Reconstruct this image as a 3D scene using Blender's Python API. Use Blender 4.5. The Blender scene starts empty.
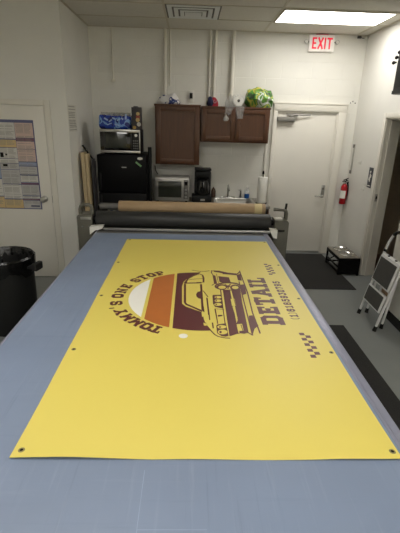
import bpy, bmesh, math, random
from mathutils import Vector, Matrix, noise
random.seed(7)
SC = bpy.context.scene
COL = SC.collection
R = math.radians
ORG = {}

# ------------------------------------------------------------------ colour and materials
def lin(c):
    return tuple(((v / 255) / 12.92 if v / 255 <= .04045 else ((v / 255 + .055) / 1.055) ** 2.4) for v in c)

def mat(name, rgb, rough=.6, metal=0., var=.06, scale=12., bump=0., bscale=None, spec=.5, coat=0., aniso=None, emit=0., trans=0., sheen=0.):
    m = bpy.data.materials.new(name); m.use_nodes = True
    nt = m.node_tree; N = nt.nodes; L = nt.links
    b = N['Principled BSDF']
    c = lin(rgb)
    b.inputs['Roughness'].default_value = rough
    b.inputs['Metallic'].default_value = metal
    b.inputs['Specular IOR Level'].default_value = spec
    b.inputs['Coat Weight'].default_value = coat
    b.inputs['Transmission Weight'].default_value = trans
    tc = N.new('ShaderNodeTexCoord')
    mp = N.new('ShaderNodeMapping')
    if aniso: mp.inputs['Scale'].default_value = aniso
    L.new(tc.outputs['Object'], mp.inputs['Vector'])
    nz = N.new('ShaderNodeTexNoise'); nz.inputs['Scale'].default_value = scale; nz.inputs['Detail'].default_value = 5
    L.new(mp.outputs[0], nz.inputs['Vector'])
    rp = N.new('ShaderNodeValToRGB')
    rp.color_ramp.elements[0].position = .3; rp.color_ramp.elements[1].position = .7
    rp.color_ramp.elements[0].color = (*[v * (1 - var) for v in c], 1)
    rp.color_ramp.elements[1].color = (*[min(1, v * (1 + var)) for v in c], 1)
    L.new(nz.outputs['Fac'], rp.inputs['Fac']); L.new(rp.outputs[0], b.inputs['Base Color'])
    if bump:
        n2 = N.new('ShaderNodeTexNoise'); n2.inputs['Scale'].default_value = bscale or scale * 4; n2.inputs['Detail'].default_value = 4
        L.new(mp.outputs[0], n2.inputs['Vector'])
        bp = N.new('ShaderNodeBump'); bp.inputs['Strength'].default_value = bump; bp.inputs['Distance'].default_value = .01
        L.new(n2.outputs['Fac'], bp.inputs['Height']); L.new(bp.outputs[0], b.inputs['Normal'])
    if emit:
        b.inputs['Emission Color'].default_value = (*c, 1); b.inputs['Emission Strength'].default_value = emit
    return m

def patch_mat(name, cols, scale, rough=.35, weights=None, warp=.6):
    """printed plastic film: hard-edged irregular patches of a few inks"""
    m = mat(name, cols[0], rough); nt = m.node_tree; N = nt.nodes; L = nt.links; b = N['Principled BSDF']
    tc = N.new('ShaderNodeTexCoord'); nz = N.new('ShaderNodeTexNoise')
    nz.inputs['Scale'].default_value = scale; nz.inputs['Detail'].default_value = 1.5; nz.inputs['Distortion'].default_value = warp
    L.new(tc.outputs['Object'], nz.inputs['Vector'])
    rp = N.new('ShaderNodeValToRGB'); rp.color_ramp.interpolation = 'CONSTANT'
    w = weights or [(i + 1) / (len(cols) + 1) for i in range(len(cols))]
    els = rp.color_ramp.elements
    els[0].position = 0; els[0].color = (*lin(cols[0]), 1)
    els[1].position = w[1]; els[1].color = (*lin(cols[1]), 1)
    for p, c in zip(w[2:], cols[2:]):
        e = els.new(p); e.color = (*lin(c), 1)
    L.new(nz.outputs['Fac'], rp.inputs['Fac'])
    for l in list(b.inputs['Base Color'].links): nt.links.remove(l)
    L.new(rp.outputs[0], b.inputs['Base Color'])
    return m

def block_mat(name, rgb):
    """painted concrete block: running bond, grooves as bump"""
    m = mat(name, rgb, .55, var=.03, scale=3, bump=0); nt = m.node_tree; N = nt.nodes; L = nt.links; b = N['Principled BSDF']
    tc = N.new('ShaderNodeTexCoord'); sp = N.new('ShaderNodeSeparateXYZ'); cb = N.new('ShaderNodeCombineXYZ')
    L.new(tc.outputs['Object'], sp.inputs[0])
    ad = N.new('ShaderNodeMath'); ad.operation = 'ADD'
    L.new(sp.outputs['X'], ad.inputs[0]); L.new(sp.outputs['Y'], ad.inputs[1])
    L.new(ad.outputs[0], cb.inputs['X']); L.new(sp.outputs['Z'], cb.inputs['Y'])
    br = N.new('ShaderNodeTexBrick')
    br.inputs['Scale'].default_value = 1; br.inputs['Brick Width'].default_value = .406; br.inputs['Row Height'].default_value = .203
    br.inputs['Mortar Size'].default_value = .005; br.inputs['Mortar Smooth'].default_value = .6
    L.new(cb.outputs[0], br.inputs['Vector'])
    nz = N.new('ShaderNodeTexNoise'); nz.inputs['Scale'].default_value = 70; nz.inputs['Detail'].default_value = 4
    L.new(tc.outputs['Object'], nz.inputs['Vector'])
    b1 = N.new('ShaderNodeBump'); b1.inputs['Strength'].default_value = .42; b1.inputs['Distance'].default_value = .006; b1.invert = True
    L.new(br.outputs['Fac'], b1.inputs['Height'])
    b2 = N.new('ShaderNodeBump'); b2.inputs['Strength'].default_value = .12; b2.inputs['Distance'].default_value = .004
    L.new(nz.outputs['Fac'], b2.inputs['Height']); L.new(b1.outputs[0], b2.inputs['Normal']); L.new(b2.outputs[0], b.inputs['Normal'])
    return m

def mat_vinyl(name, rgb, pale):
    """blue-grey cutting mat: fine lengthwise scratches, a few pale cut marks, cloudy wear"""
    m = mat(name, rgb, .42, var=.07, scale=2.2); nt = m.node_tree; N = nt.nodes; L = nt.links; b = N['Principled BSDF']
    base = b.inputs['Base Color'].links[0].from_socket
    tc = N.new('ShaderNodeTexCoord')
    def scratch(scl, lo, hi, s):
        mp = N.new('ShaderNodeMapping'); mp.inputs['Scale'].default_value = scl; L.new(tc.outputs['Object'], mp.inputs['Vector'])
        n = N.new('ShaderNodeTexNoise'); n.inputs['Scale'].default_value = s; n.inputs['Detail'].default_value = 6; n.inputs['Roughness'].default_value = .7
        L.new(mp.outputs[0], n.inputs['Vector'])
        r = N.new('ShaderNodeMapRange'); r.inputs['From Min'].default_value = lo; r.inputs['From Max'].default_value = hi
        L.new(n.outputs['Fac'], r.inputs['Value']); return r.outputs[0]
    cur = base
    for scl, lo, hi, s, f, col in (((1, .035, 1), .56, .80, 40, .35, pale), ((.05, 1, 1), .60, .85, 22, .25, pale), ((1, .03, 1), .58, .82, 55, .35, [v * .6 for v in rgb]), ((.04, 1, 1), .58, .85, 30, .22, [v * .6 for v in rgb])):
        k = N.new('ShaderNodeMath'); k.operation = 'MULTIPLY'; k.inputs[1].default_value = f
        L.new(scratch(scl, lo, hi, s), k.inputs[0])
        mx = N.new('ShaderNodeMix'); mx.data_type = 'RGBA'
        L.new(k.outputs[0], mx.inputs['Factor']); L.new(cur, mx.inputs['A']); mx.inputs['B'].default_value = (*lin(col), 1)
        cur = mx.outputs['Result']
    L.new(cur, b.inputs['Base Color'])
    n = N.new('ShaderNodeTexNoise'); n.inputs['Scale'].default_value = 5; L.new(tc.outputs['Object'], n.inputs['Vector'])
    r = N.new('ShaderNodeMapRange'); r.inputs['To Min'].default_value = .36; r.inputs['To Max'].default_value = .55
    L.new(n.outputs['Fac'], r.inputs['Value']); L.new(r.outputs[0], b.inputs['Roughness'])
    return m

def film_mat(name, rgb, alpha, rough=.12):
    """thin clear plastic film"""
    m = mat(name, rgb, rough, var=.02, bump=.5, bscale=60); m.node_tree.nodes['Principled BSDF'].inputs['Alpha'].default_value = alpha
    return m

def wood_mat(name, rgb, dark, rough=.45, axis=2, freq=9):
    m = mat(name, rgb, rough, var=.04); nt = m.node_tree; N = nt.nodes; L = nt.links; b = N['Principled BSDF']
    tc = N.new('ShaderNodeTexCoord'); mp = N.new('ShaderNodeMapping')
    s = [6., 6., 6.]; s[axis] = .35; mp.inputs['Scale'].default_value = s
    L.new(tc.outputs['Object'], mp.inputs['Vector'])
    n = N.new('ShaderNodeTexNoise'); n.inputs['Scale'].default_value = freq; n.inputs['Detail'].default_value = 8; n.inputs['Distortion'].default_value = .6
    L.new(mp.outputs[0], n.inputs['Vector'])
    rp = N.new('ShaderNodeValToRGB'); rp.color_ramp.elements[0].position = .35; rp.color_ramp.elements[1].position = .68
    rp.color_ramp.elements[0].color = (*lin(dark), 1); rp.color_ramp.elements[1].color = (*lin(rgb), 1)
    L.new(n.outputs['Fac'], rp.inputs['Fac'])
    for l in list(b.inputs['Base Color'].links): nt.links.remove(l)
    L.new(rp.outputs[0], b.inputs['Base Color'])
    return m

# ------------------------------------------------------------------ mesh builder
class MB:
    def __init__(s): s.bm = bmesh.new()
    def _tag(s, before, m):
        for f in s.bm.faces:
            if f.index == -1 or f not in before: f.material_index = m
    def _faces(s, fs, m):
        for f in fs: f.material_index = m
    def box(s, a, b, m=0, bev=0., seg=2, rot=None, piv=None):
        t = bmesh.new(); bmesh.ops.create_cube(t, size=1)
        c = [(a[i] + b[i]) / 2 for i in range(3)]; d = [abs(b[i] - a[i]) for i in range(3)]
        for v in t.verts: v.co = Vector([v.co[i] * d[i] + c[i] for i in range(3)])
        if bev: bmesh.ops.bevel(t, geom=t.edges[:], offset=min(bev, min(d) * .49), segments=seg, affect='EDGES', profile=.5)
        if rot is not None:
            p = Vector(piv if piv else c)
            for v in t.verts: v.co = rot @ (v.co - p) + p
        return s.merge(t, m)
    def merge(s, t, m=0):
        mp = {}
        for v in t.verts: mp[v] = s.bm.verts.new(v.co)
        for f in t.faces:
            try:
                n = s.bm.faces.new([mp[v] for v in f.verts]); n.material_index = m
            except ValueError: pass
        t.free(); return list(mp.values())
    def cyl(s, p0, p1, r0, r1=None, n=24, m=0, cap=True):
        return s.tube([p0, p1], [r0, r0 if r1 is None else r1], n, m, cap)
    def tube(s, path, r, n=12, m=0, cap=True, closed=False):
        P = [Vector(p) for p in path]; k = len(P)
        rs = r if isinstance(r, (list, tuple)) else [r] * k
        rings = []; nrm = None
        for i in range(k):
            if closed: d = (P[(i + 1) % k] - P[i - 1])
            else: d = (P[min(i + 1, k - 1)] - P[max(i - 1, 0)])
            d.normalize()
            if nrm is None:
                nrm = d.orthogonal().normalized()
            else:
                nrm = (nrm - d * nrm.dot(d))
                nrm = nrm.normalized() if nrm.length > 1e-6 else d.orthogonal().normalized()
            bn = d.cross(nrm)
            rings.append([s.bm.verts.new(P[i] + (nrm * math.cos(2 * math.pi * j / n) + bn * math.sin(2 * math.pi * j / n)) * rs[i]) for j in range(n)])
        out = []
        for i in range(k if closed else k - 1):
            A, B = rings[i], rings[(i + 1) % k]
            for j in range(n): out.append(s.bm.faces.new((A[j], A[(j + 1) % n], B[(j + 1) % n], B[j])))
        if cap and not closed:
            out.append(s.bm.faces.new(rings[0][::-1])); out.append(s.bm.faces.new(rings[-1]))
        s._faces(out, m); return [v for q in rings for v in q]
    def lathe(s, prof, o=(0, 0, 0), axis='Z', n=32, m=0, sx=1, sy=1):
        """profile [(radius, height)], open at both ends unless radius is 0"""
        o = Vector(o); rings = []
        def place(x, y, z):
            if axis == 'Z': return o + Vector((x, y, z))
            if axis == 'Y': return o + Vector((x, z, -y))
            return o + Vector((z, x, y))
        for r, h in prof:
            if r < 1e-6: rings.append([s.bm.verts.new(place(0, 0, h))])
            else: rings.append([s.bm.verts.new(place(sx * r * math.cos(2 * math.pi * j / n), sy * r * math.sin(2 * math.pi * j / n), h)) for j in range(n)])
        out = []
        for A, B in zip(rings, rings[1:]):
            for j in range(n):
                q = [A[j % len(A)], A[(j + 1) % len(A)], B[(j + 1) % len(B)], B[j % len(B)]]
                u = []
                for v in q:
                    if v not in u: u.append(v)
                if len(u) > 2: out.append(s.bm.faces.new(u))
        s._faces(out, m); return [v for q in rings for v in q]
    def prism(s, pts, lo, hi, axis='Y', m=0):
        """extrude a 2-D outline along an axis"""
        def place(a, b, c):
            return {'X': (c, a, b), 'Y': (a, c, b), 'Z': (a, b, c)}[axis]
        A = [s.bm.verts.new(place(a, b, lo)) for a, b in pts]; B = [s.bm.verts.new(place(a, b, hi)) for a, b in pts]
        out = [s.bm.faces.new(A[::-1]), s.bm.faces.new(B)]
        for i in range(len(pts)):
            j = (i + 1) % len(pts); out.append(s.bm.faces.new((A[i], A[j], B[j], B[i])))
        s._faces(out, m); return A + B
    def poly(s, pts, m=0):
        f = s.bm.faces.new([s.bm.verts.new(p) for p in pts]); f.material_index = m; return f
    def build(s, name, mats, parent=None, org=None, smooth=True, keep_normals=False):
        o_ = Vector(ORG[parent.name]) if parent is not None else Vector(org if org else (0, 0, 0))
        for v in s.bm.verts: v.co -= o_
        if not keep_normals: bmesh.ops.recalc_face_normals(s.bm, faces=s.bm.faces[:])
        me = bpy.data.meshes.new(name); s.bm.to_mesh(me); s.bm.free()
        for q in (mats if isinstance(mats, (list, tuple)) else [mats]): me.materials.append(q)
        if smooth:
            for p in me.polygons: p.use_smooth = True
            me.set_sharp_from_angle(angle=R(38))
        ob = bpy.data.objects.new(name, me); COL.objects.link(ob)
        if parent is not None: ob.parent = parent
        else: ob.location = o_
        ORG[ob.name] = tuple(o_)
        return ob

def tag(o, label, cat, group=None, kind=None):
    o['label'] = label; o['category'] = cat
    if group: o['group'] = group
    if kind: o['kind'] = kind
    return o
def thing(name, label, cat, loc, group=None):
    o = bpy.data.objects.new(name, None); o.empty_display_size = .05; COL.objects.link(o); o.location = loc
    ORG[o.name] = tuple(loc); return tag(o, label, cat, group)
def struct(o): o['kind'] = 'structure'; return o
def lump(verts, amp, freq, seed=0):
    for v in verts:
        d = Vector((noise.noise(v.co * freq + Vector((seed, 0, 0))), noise.noise(v.co * freq + Vector((0, seed + 9, 3))), noise.noise(v.co * freq + Vector((5, 2, seed)))))
        v.co += d * amp
def arc(cx, cy, r, a0, a1, n=10): return [(cx + r * math.cos(R(a0 + (a1 - a0) * i / n)), cy + r * math.sin(R(a0 + (a1 - a0) * i / n))) for i in range(n + 1)]

# ------------------------------------------------------------------ materials
WALL = mat('wall_paint', (226, 224, 217), .6, var=.025, scale=2.5, bump=.06, bscale=90)
BLOCK = block_mat('painted_block', (228, 226, 218))
TRIM = mat('trim_paint', (222, 218, 207), .4, var=.02, scale=4)
DOORP = mat('door_paint', (226, 222, 212), .38, var=.02, scale=3)
CEIL = mat('ceiling_tile', (216, 212, 202), .9, var=.03, scale=30, bump=.3, bscale=160)
TBAR = mat('ceiling_bar', (196, 188, 170), .5, var=.02)
FLOOR = mat('grey_floor', (122, 125, 123), .38, var=.06, scale=2.2, bump=.03, bscale=40)
DARKROOM = mat('brown_wall', (196, 184, 162), .8, var=.05)
BROWNFLOOR = mat('brown_floor', (130, 98, 76), .5, var=.1)
RUBBER = mat('black_rubber', (30, 29, 27), .85, var=.15, scale=40, bump=.4, bscale=220)
VINYL = mat_vinyl('cutting_mat', (121, 134, 157), (156, 168, 188))
LILAC = mat('anodised_rail', (146, 148, 166), .35, metal=.35, var=.05, scale=20)
ALU = mat('brushed_aluminium', (178, 178, 176), .32, metal=.9, var=.06, scale=30, aniso=(.1, 4, 4))
STEEL = mat('stainless_steel', (176, 174, 168), .28, metal=.9, var=.06, scale=40)
SCUFF = mat('pale_scuff', (138, 153, 178), .5)
BRASS = mat('dull_brass', (150, 138, 96), .4, metal=.6, var=.05)
CHROME = mat('chrome', (205, 205, 202), .12, metal=1., var=.03)
GANTRY = mat('gantry_paint', (100, 98, 88), .42, metal=.25, var=.04, scale=8)
ROLLER = mat('roller_rubber', (40, 40, 39), .5, var=.08, scale=60, bump=.05)
BLACKP = mat('black_plastic', (13, 13, 13), .5, spec=.3, var=.1, scale=20)
BLACKM = mat('black_metal', (11, 11, 12), .5, var=.1, spec=.15)
BLACKG = mat('black_glass', (10, 10, 12), .06, var=.05, coat=.5)
GREYPL = mat('grey_plastic', (96, 94, 90), .45)
WHITEP = mat('white_plastic', (226, 224, 216), .35, var=.02)
WHITEPAPER = mat('white_paper', (230, 228, 220), .8, var=.02, scale=25, bump=.1)
KRAFT = mat('kraft_paper', (172, 146, 112), .62, var=.05, scale=9)
YELLOW = mat('banner_yellow', (222, 204, 97), .44, var=.012, scale=1.4, bump=.04, bscale=3.2, spec=.9)
MAROON = mat('maroon_ink', (88, 33, 36), .44, var=.03, spec=.9)
ORANGE = mat('orange_ink', (182, 104, 42), .44, var=.03, spec=.9)
CREAM = mat('cream_ink', (238, 236, 226), .36, var=.01)
BLINER = mat('bin_liner', (12, 12, 12), .22, var=.2, scale=30, bump=.5, bscale=28)
BINPL = mat('bin_plastic', (20, 20, 19), .5, var=.1)
CHERRY = wood_mat('cherry_wood', (88, 53, 28), (78, 46, 23), .42)
PINE = wood_mat('pine_board', (198, 180, 144), (170, 148, 110), .6)
COUNTER = mat('counter_laminate', (128, 122, 112), .35, var=.25, scale=60)
BLUEFILM = patch_mat('blue_film', [(22, 34, 108), (30, 60, 160), (120, 160, 215), (24, 36, 120)], 9, .22, [0, .42, .6, .66])
GREENFILM = patch_mat('green_film', [(60, 104, 44), (70, 78, 70), (84, 140, 58), (196, 184, 84), (104, 152, 66), (206, 210, 200), (84, 140, 58), (60, 96, 130)], 8, .3, [0, .36, .40, .47, .53, .60, .67, .74])
CLEAR = film_mat('clear_film', (225, 228, 228), .28)
RED = mat('extinguisher_red', (176, 18, 30), .3, var=.04, coat=.3)
REDSIGN = mat('sign_red', (226, 40, 66), .4, emit=.35)
SIGNW = mat('sign_white', (235, 228, 222), .45, emit=.12)
REDCLOTH = mat('red_cloth', (156, 40, 52), .9, var=.1, bump=.3)
NAVYCLOTH = mat('navy_cloth', (34, 36, 66), .9, var=.1, bump=.3)
CLOTHWB = patch_mat('white_blue_cloth', [(216, 214, 214), (40, 56, 112), (222, 220, 220)], 13, .8, [0, .56, .66])
LAMP = mat('lamp_diffuser', (255, 252, 246), .5, var=.0, emit=11.4)
LAMPDIM = mat('dim_lamp_diffuser', (255, 252, 246), .5, var=.0, emit=9.4)  # same lamp set dimmer, to soften the hot spot on the side wall
BLUEP = mat('blue_plastic', (30, 84, 150), .3)
LOUVRE = mat('louvre_metal', (226, 228, 228), .4, metal=.1, var=.03)
VENTBACK = mat('vent_back', (104, 104, 100), .7)
CLOSERGREY = mat('closer_grey', (148, 146, 140), .4, metal=.4)
SILVER = mat('silver_plastic', (168, 166, 160), .35, metal=.6, var=.04)
OVENGLASS = mat('oven_glass', (52, 54, 46), .12, var=.15, scale=14)
LADDERW = mat('ladder_white', (226, 226, 224), .35, metal=.1, var=.03)
TREAD = mat('ribbed_tread', (82, 81, 77), .7, var=.06)
INKGREY = mat('grey_ink', (142, 138, 131), .7)
CARTON = mat('dark_carton', (52, 48, 50), .55, var=.1)
STONE = mat('speckled_top', (130, 124, 112), .4, var=.25, scale=60)

EXPO = 0.36
LIGHTS = [(.92, 4.72, 'lit fluorescent panel in the ceiling before the back door'),
          (.92, -.16, 'lit fluorescent panel in the ceiling over the near end of the long mat'),
          (-1.52, 1.06, 'lit fluorescent panel in the ceiling between the table and the near door'),
          (.92, -1.99, 'lit fluorescent panel in the ceiling near the front wall, over the long mat side'),
          (-1.52, -1.38, 'unseen ceiling panel near the front wall, added to brighten the door side')]  # last panel is an extra out of view, added to brighten the left walls

# ------------------------------------------------------------------ the setting
XL, XR, YB, ZC = -1.34, 2.29, 5.905, 2.975
YD = 4.70
m = MB(); m.box((-3.4, -2.6, -.12), (4.7, 6.1, 0)); struct(m.build('floor', FLOOR, smooth=False))
m = MB(); m.box((-3.4, -2.6, ZC), (4.7, 6.1, ZC + .12)); struct(m.build('ceiling', CEIL, smooth=False))
m = MB(); m.box((XL - .12, YB, 0), (4.6, YB + .15, ZC)); struct(m.build('wall_back', BLOCK, smooth=False))
m = MB(); m.box((-3.3, YD, 0), (XL, YB + .15, ZC)); struct(m.build('wall_left', WALL, smooth=False))
m = MB(); m.box((-3.42, -2.6, 0), (-3.3, YD + .3, ZC)); struct(m.build('wall_far_left', WALL, smooth=False))
m = MB(); m.box((-3.4, -2.72, 0), (4.6, -2.6, ZC)); struct(m.build('wall_front', WALL, smooth=False))
DY0, DY1, DZ, WT = 4.03, 4.955, 1.965, .17
m = MB()
m.box((XR, -2.6, 0), (XR + WT, DY0, ZC)); m.box((XR, DY1, 0), (XR + WT, YB, ZC)); m.box((XR, DY0, DZ), (XR + WT, DY1, ZC))
struct(m.build('wall_right', WALL, smooth=False))
m = MB()
m.box((4.4, 2.3, 0), (4.52, YB, ZC)); m.box((XR + WT, 2.18, 0), (4.52, 2.3, ZC)); m.box((XR + WT + .005, YB - .06, 0), (4.4, YB - .01, ZC))
struct(m.build('wall_beyond_doorway', DARKROOM, smooth=False))
m = MB(); m.box((XR + WT - .01, 2.3, .001), (4.4, YB - .06, .006)); struct(m.build('floor_beyond_doorway', BROWNFLOOR, smooth=False))

# ceiling grid: long bars, cross bars, wall angle
m = MB()
gx = [-.30 + 1.22 * k for k in range(-2, 3)]
gy = [5.33 - .61 * k for k in range(0, 13)]
for x in gx: m.box((x - .012, -2.6, ZC - .004), (x + .012, YB, ZC + .01))
for y in gy: m.box((-3.3, y - .012, ZC - .0045), (XR, y + .012, ZC + .01))
m.box((XL, YB - .022, ZC - .006), (XR, YB, ZC)); m.box((XR - .022, -2.6, ZC - .006), (XR, YB - .022, ZC)); m.box((XL, YD, ZC - .006), (XL + .022, YB - .022, ZC)); m.box((-3.3, YD - .022, ZC - .006), (XL + .022, YD, ZC))
struct(m.build('trim_1', TBAR, smooth=False))
m = MB(); m.box((XR - .012, -2.6, 0), (XR, DY0 - .06, .10)); struct(m.build('baseboard_right', RUBBER, smooth=False))

# ceiling lights
def troffer(x0, y0, label):
    t = thing('ceiling_light', label, 'light', (x0 + .61, y0 + .305, ZC - .02), 'fluorescent ceiling panels')
    x1, y1, f = x0 + 1.22, y0 + .61, .035
    m = MB()
    for a, b in (((x0 + .012, y0 + .012), (x1 - .012, y0 + f)), ((x0 + .012, y1 - f), (x1 - .012, y1 - .012)), ((x0 + .012, y0 + f), (x0 + f, y1 - f)), ((x1 - f, y0 + f), (x1 - .012, y1 - f))):
        m.box((*a, ZC - .016), (*b, ZC - .0005), bev=.003)
    m.build('frame', TBAR, t)
    m = MB(); m.box((x0 + f, y0 + f, ZC - .012), (x1 - f, y1 - f, ZC - .004)); m.build('diffuser', LAMPDIM if y0 > 4 else LAMP, t)
for lx, ly, lb in LIGHTS: troffer(lx, ly, lb)

# supply-air diffuser: concentric square louvres
t = thing('ceiling_vent', 'square metal air vent with nested louvres in the ceiling', 'vent', (.0, 5.025, ZC - .03))
vx, vy = .005, 5.025
m = MB(); m.box((vx - .292, vy - .292, ZC - .003), (vx + .292, vy + .292, ZC - .0005)); m.build('back_plate', VENTBACK, t)
for k, (h, w) in enumerate(((.275, .05), (.205, .045), (.14, .042))):
    m = MB(); i = h - w; z0, z1 = ZC - .010 - .007 * k, ZC - .004 - .007 * k
    for q in (((-h, -h), (h, -i)), ((-h, i), (h, h)), ((-h, -i), (-i, i)), ((i, -i), (h, i))): m.box((vx + q[0][0], vy + q[0][1], z0), (vx + q[1][0], vy + q[1][1], z1))
    m.build('louvre', LOUVRE, t, smooth=False)
m = MB(); m.box((vx - .09, vy - .09, ZC - .028), (vx + .09, vy + .09, ZC - .024), bev=.002); m.build('centre_plate', LOUVRE, t)

# back door with frame, closer and lever
d = bpy.data.objects.new('door_2', None); COL.objects.link(d); d.location = (1.6, YB, 0); ORG[d.name] = (1.6, YB, 0); struct(d)
m = MB(); m.box((1.19, YB - .012, .012), (2.018, YB - .001, 2.022), bev=.002); m.build('door_leaf', DOORP, d)
m = MB()
m.box((1.132, YB - .05, 0), (1.184, YB - .001, 2.03), bev=.003); m.box((2.024, YB - .05, 0), (2.135, YB - .001, 2.03), bev=.003); m.box((1.132, YB - .05, 2.03), (2.135, YB - .001, 2.118), bev=.003)
m.box((1.118, YB - .056, 2.118), (2.15, YB - .001, 2.138), bev=.003)
m.box((1.184, YB - .03, 2.005), (2.024, YB - .013, 2.03), bev=.002); m.box((2.006, YB - .03, 0), (2.024, YB - .013, 2.005), bev=.002)
m.build('door_frame', TRIM, d)
m = MB(); m.box((1.19, YB - .03, 0.0), (2.006, YB - .013, .03), bev=.002); m.build('threshold', ALU, d)
c = MB(); c.box((1.19, YB - .08, 1.895), (1.43, YB - .013, 1.955), bev=.008); cl = c.build('door_closer', CLOSERGREY, d)
c = MB(); c.tube([(1.36, YB - .06, 1.955), (1.42, YB - .07, 1.985), (1.64, YB - .04, 1.985)], .009, 8); c.cyl((1.36, YB - .06, 1.95), (1.36, YB - .06, 1.98), .022); c.box((1.32, YB - .06, 1.965), (1.47, YB - .02, 1.995), bev=.005); c.build('closer_arm', CLOSERGREY, cl)
h = MB(); h.box((1.93, YB - .022, .855), (1.978, YB - .012, 1.035), bev=.004); hp = h.build('lock_plate', STEEL, d)
h = MB(); h.cyl((1.954, YB - .02, .885), (1.954, YB - .062, .885), .012); h.tube([(1.954, YB - .06, .885), (1.93, YB - .064, .884), (1.83, YB - .06, .88)], [.011, .011, .009], 10); h.build('lever', CHROME, hp)
h = MB(); h.cyl((1.954, YB - .02, .985), (1.954, YB - .032, .985), .014); h.build('lock_cylinder', CHROME, hp)

# door with the notice poster, in the nearer wall
d = bpy.data.objects.new('door_1', None); COL.objects.link(d); d.location = (-2.05, YD, 0); ORG[d.name] = (-2.05, YD, 0); struct(d)
m = MB(); m.box((-2.50, YD - .014, .012), (-1.592, YD - .001, 1.972), bev=.003); m.build('door_leaf', DOORP, d)
m = MB()
m.box((-1.584, YD - .02, 0), (-1.52, YD - .001, 2.036), bev=.003); m.box((-2.572, YD - .02, 0), (-2.508, YD - .001, 2.036), bev=.003); m.box((-2.508, YD - .02, 1.98), (-1.584, YD - .001, 2.036), bev=.003)
m.build('door_frame', TRIM, d)
h = MB(); h.lathe([(0, 0), (.037, 0), (.037, -.006), (.015, -.012), (.014, -.035), (.03, -.045), (.035, -.058), (.028, -.072), (0, -.077)], (-1.675, YD - .014, .972), 'Y'); h.build('door_knob', STEEL, d)
h = MB(); h.box((-1.589, YD - .0215, .93), (-1.584, YD - .013, 1.01)); h.build('strike_plate', STEEL, d)

# doorway in the side wall: casing, jamb lining, stop, strike
d = bpy.data.objects.new('door_3', None); COL.objects.link(d); d.location = (XR, DY1, 0); ORG[d.name] = (XR, DY1, 0); struct(d)
m = MB()
m.box((XR - .016, DY1 - .005, 0), (XR - .0005, DY1 + .06, DZ + .05), bev=.003); m.box((XR - .016, DY0 - .06, 0), (XR - .0005, DY0 + .005, DZ + .05), bev=.003); m.box((XR - .016, DY0 + .005, DZ - .005), (XR - .0005, DY1 - .005, DZ + .05), bev=.003)
m.build('door_casing', TRIM, d)
m = MB()
m.box((XR - .001, DY1 - .018, 0), (XR + WT + .001, DY1 - .0005, DZ - .018)); m.box((XR - .001, DY0 + .0005, 0), (XR + WT + .001, DY0 + .018, DZ - .018)); m.box((XR - .001, DY0 + .0005, DZ - .018), (XR + WT + .001, DY1 - .0005, DZ - .0005))
m.box((XR + .05, DY1 - .03, 0), (XR + .088, DY1 - .0185, DZ - .03)); m.box((XR + .05, DY0 + .03, DZ - .03), (XR + .088, DY1 - .03, DZ - .0185))
m.build('door_jamb', TRIM, d)
m = MB(); m.box((XR + .012, DY1 - .0215, .985), (XR + .042, DY1 - .0183, 1.075), bev=.001); s = m.build('strike_plate', STEEL, d)
m = MB(); m.box((XR + .02, DY1 - .0225, 1.012), (XR + .035, DY1 - .0205, 1.05)); m.build('latch_hole', BLACKM, s)

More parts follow.
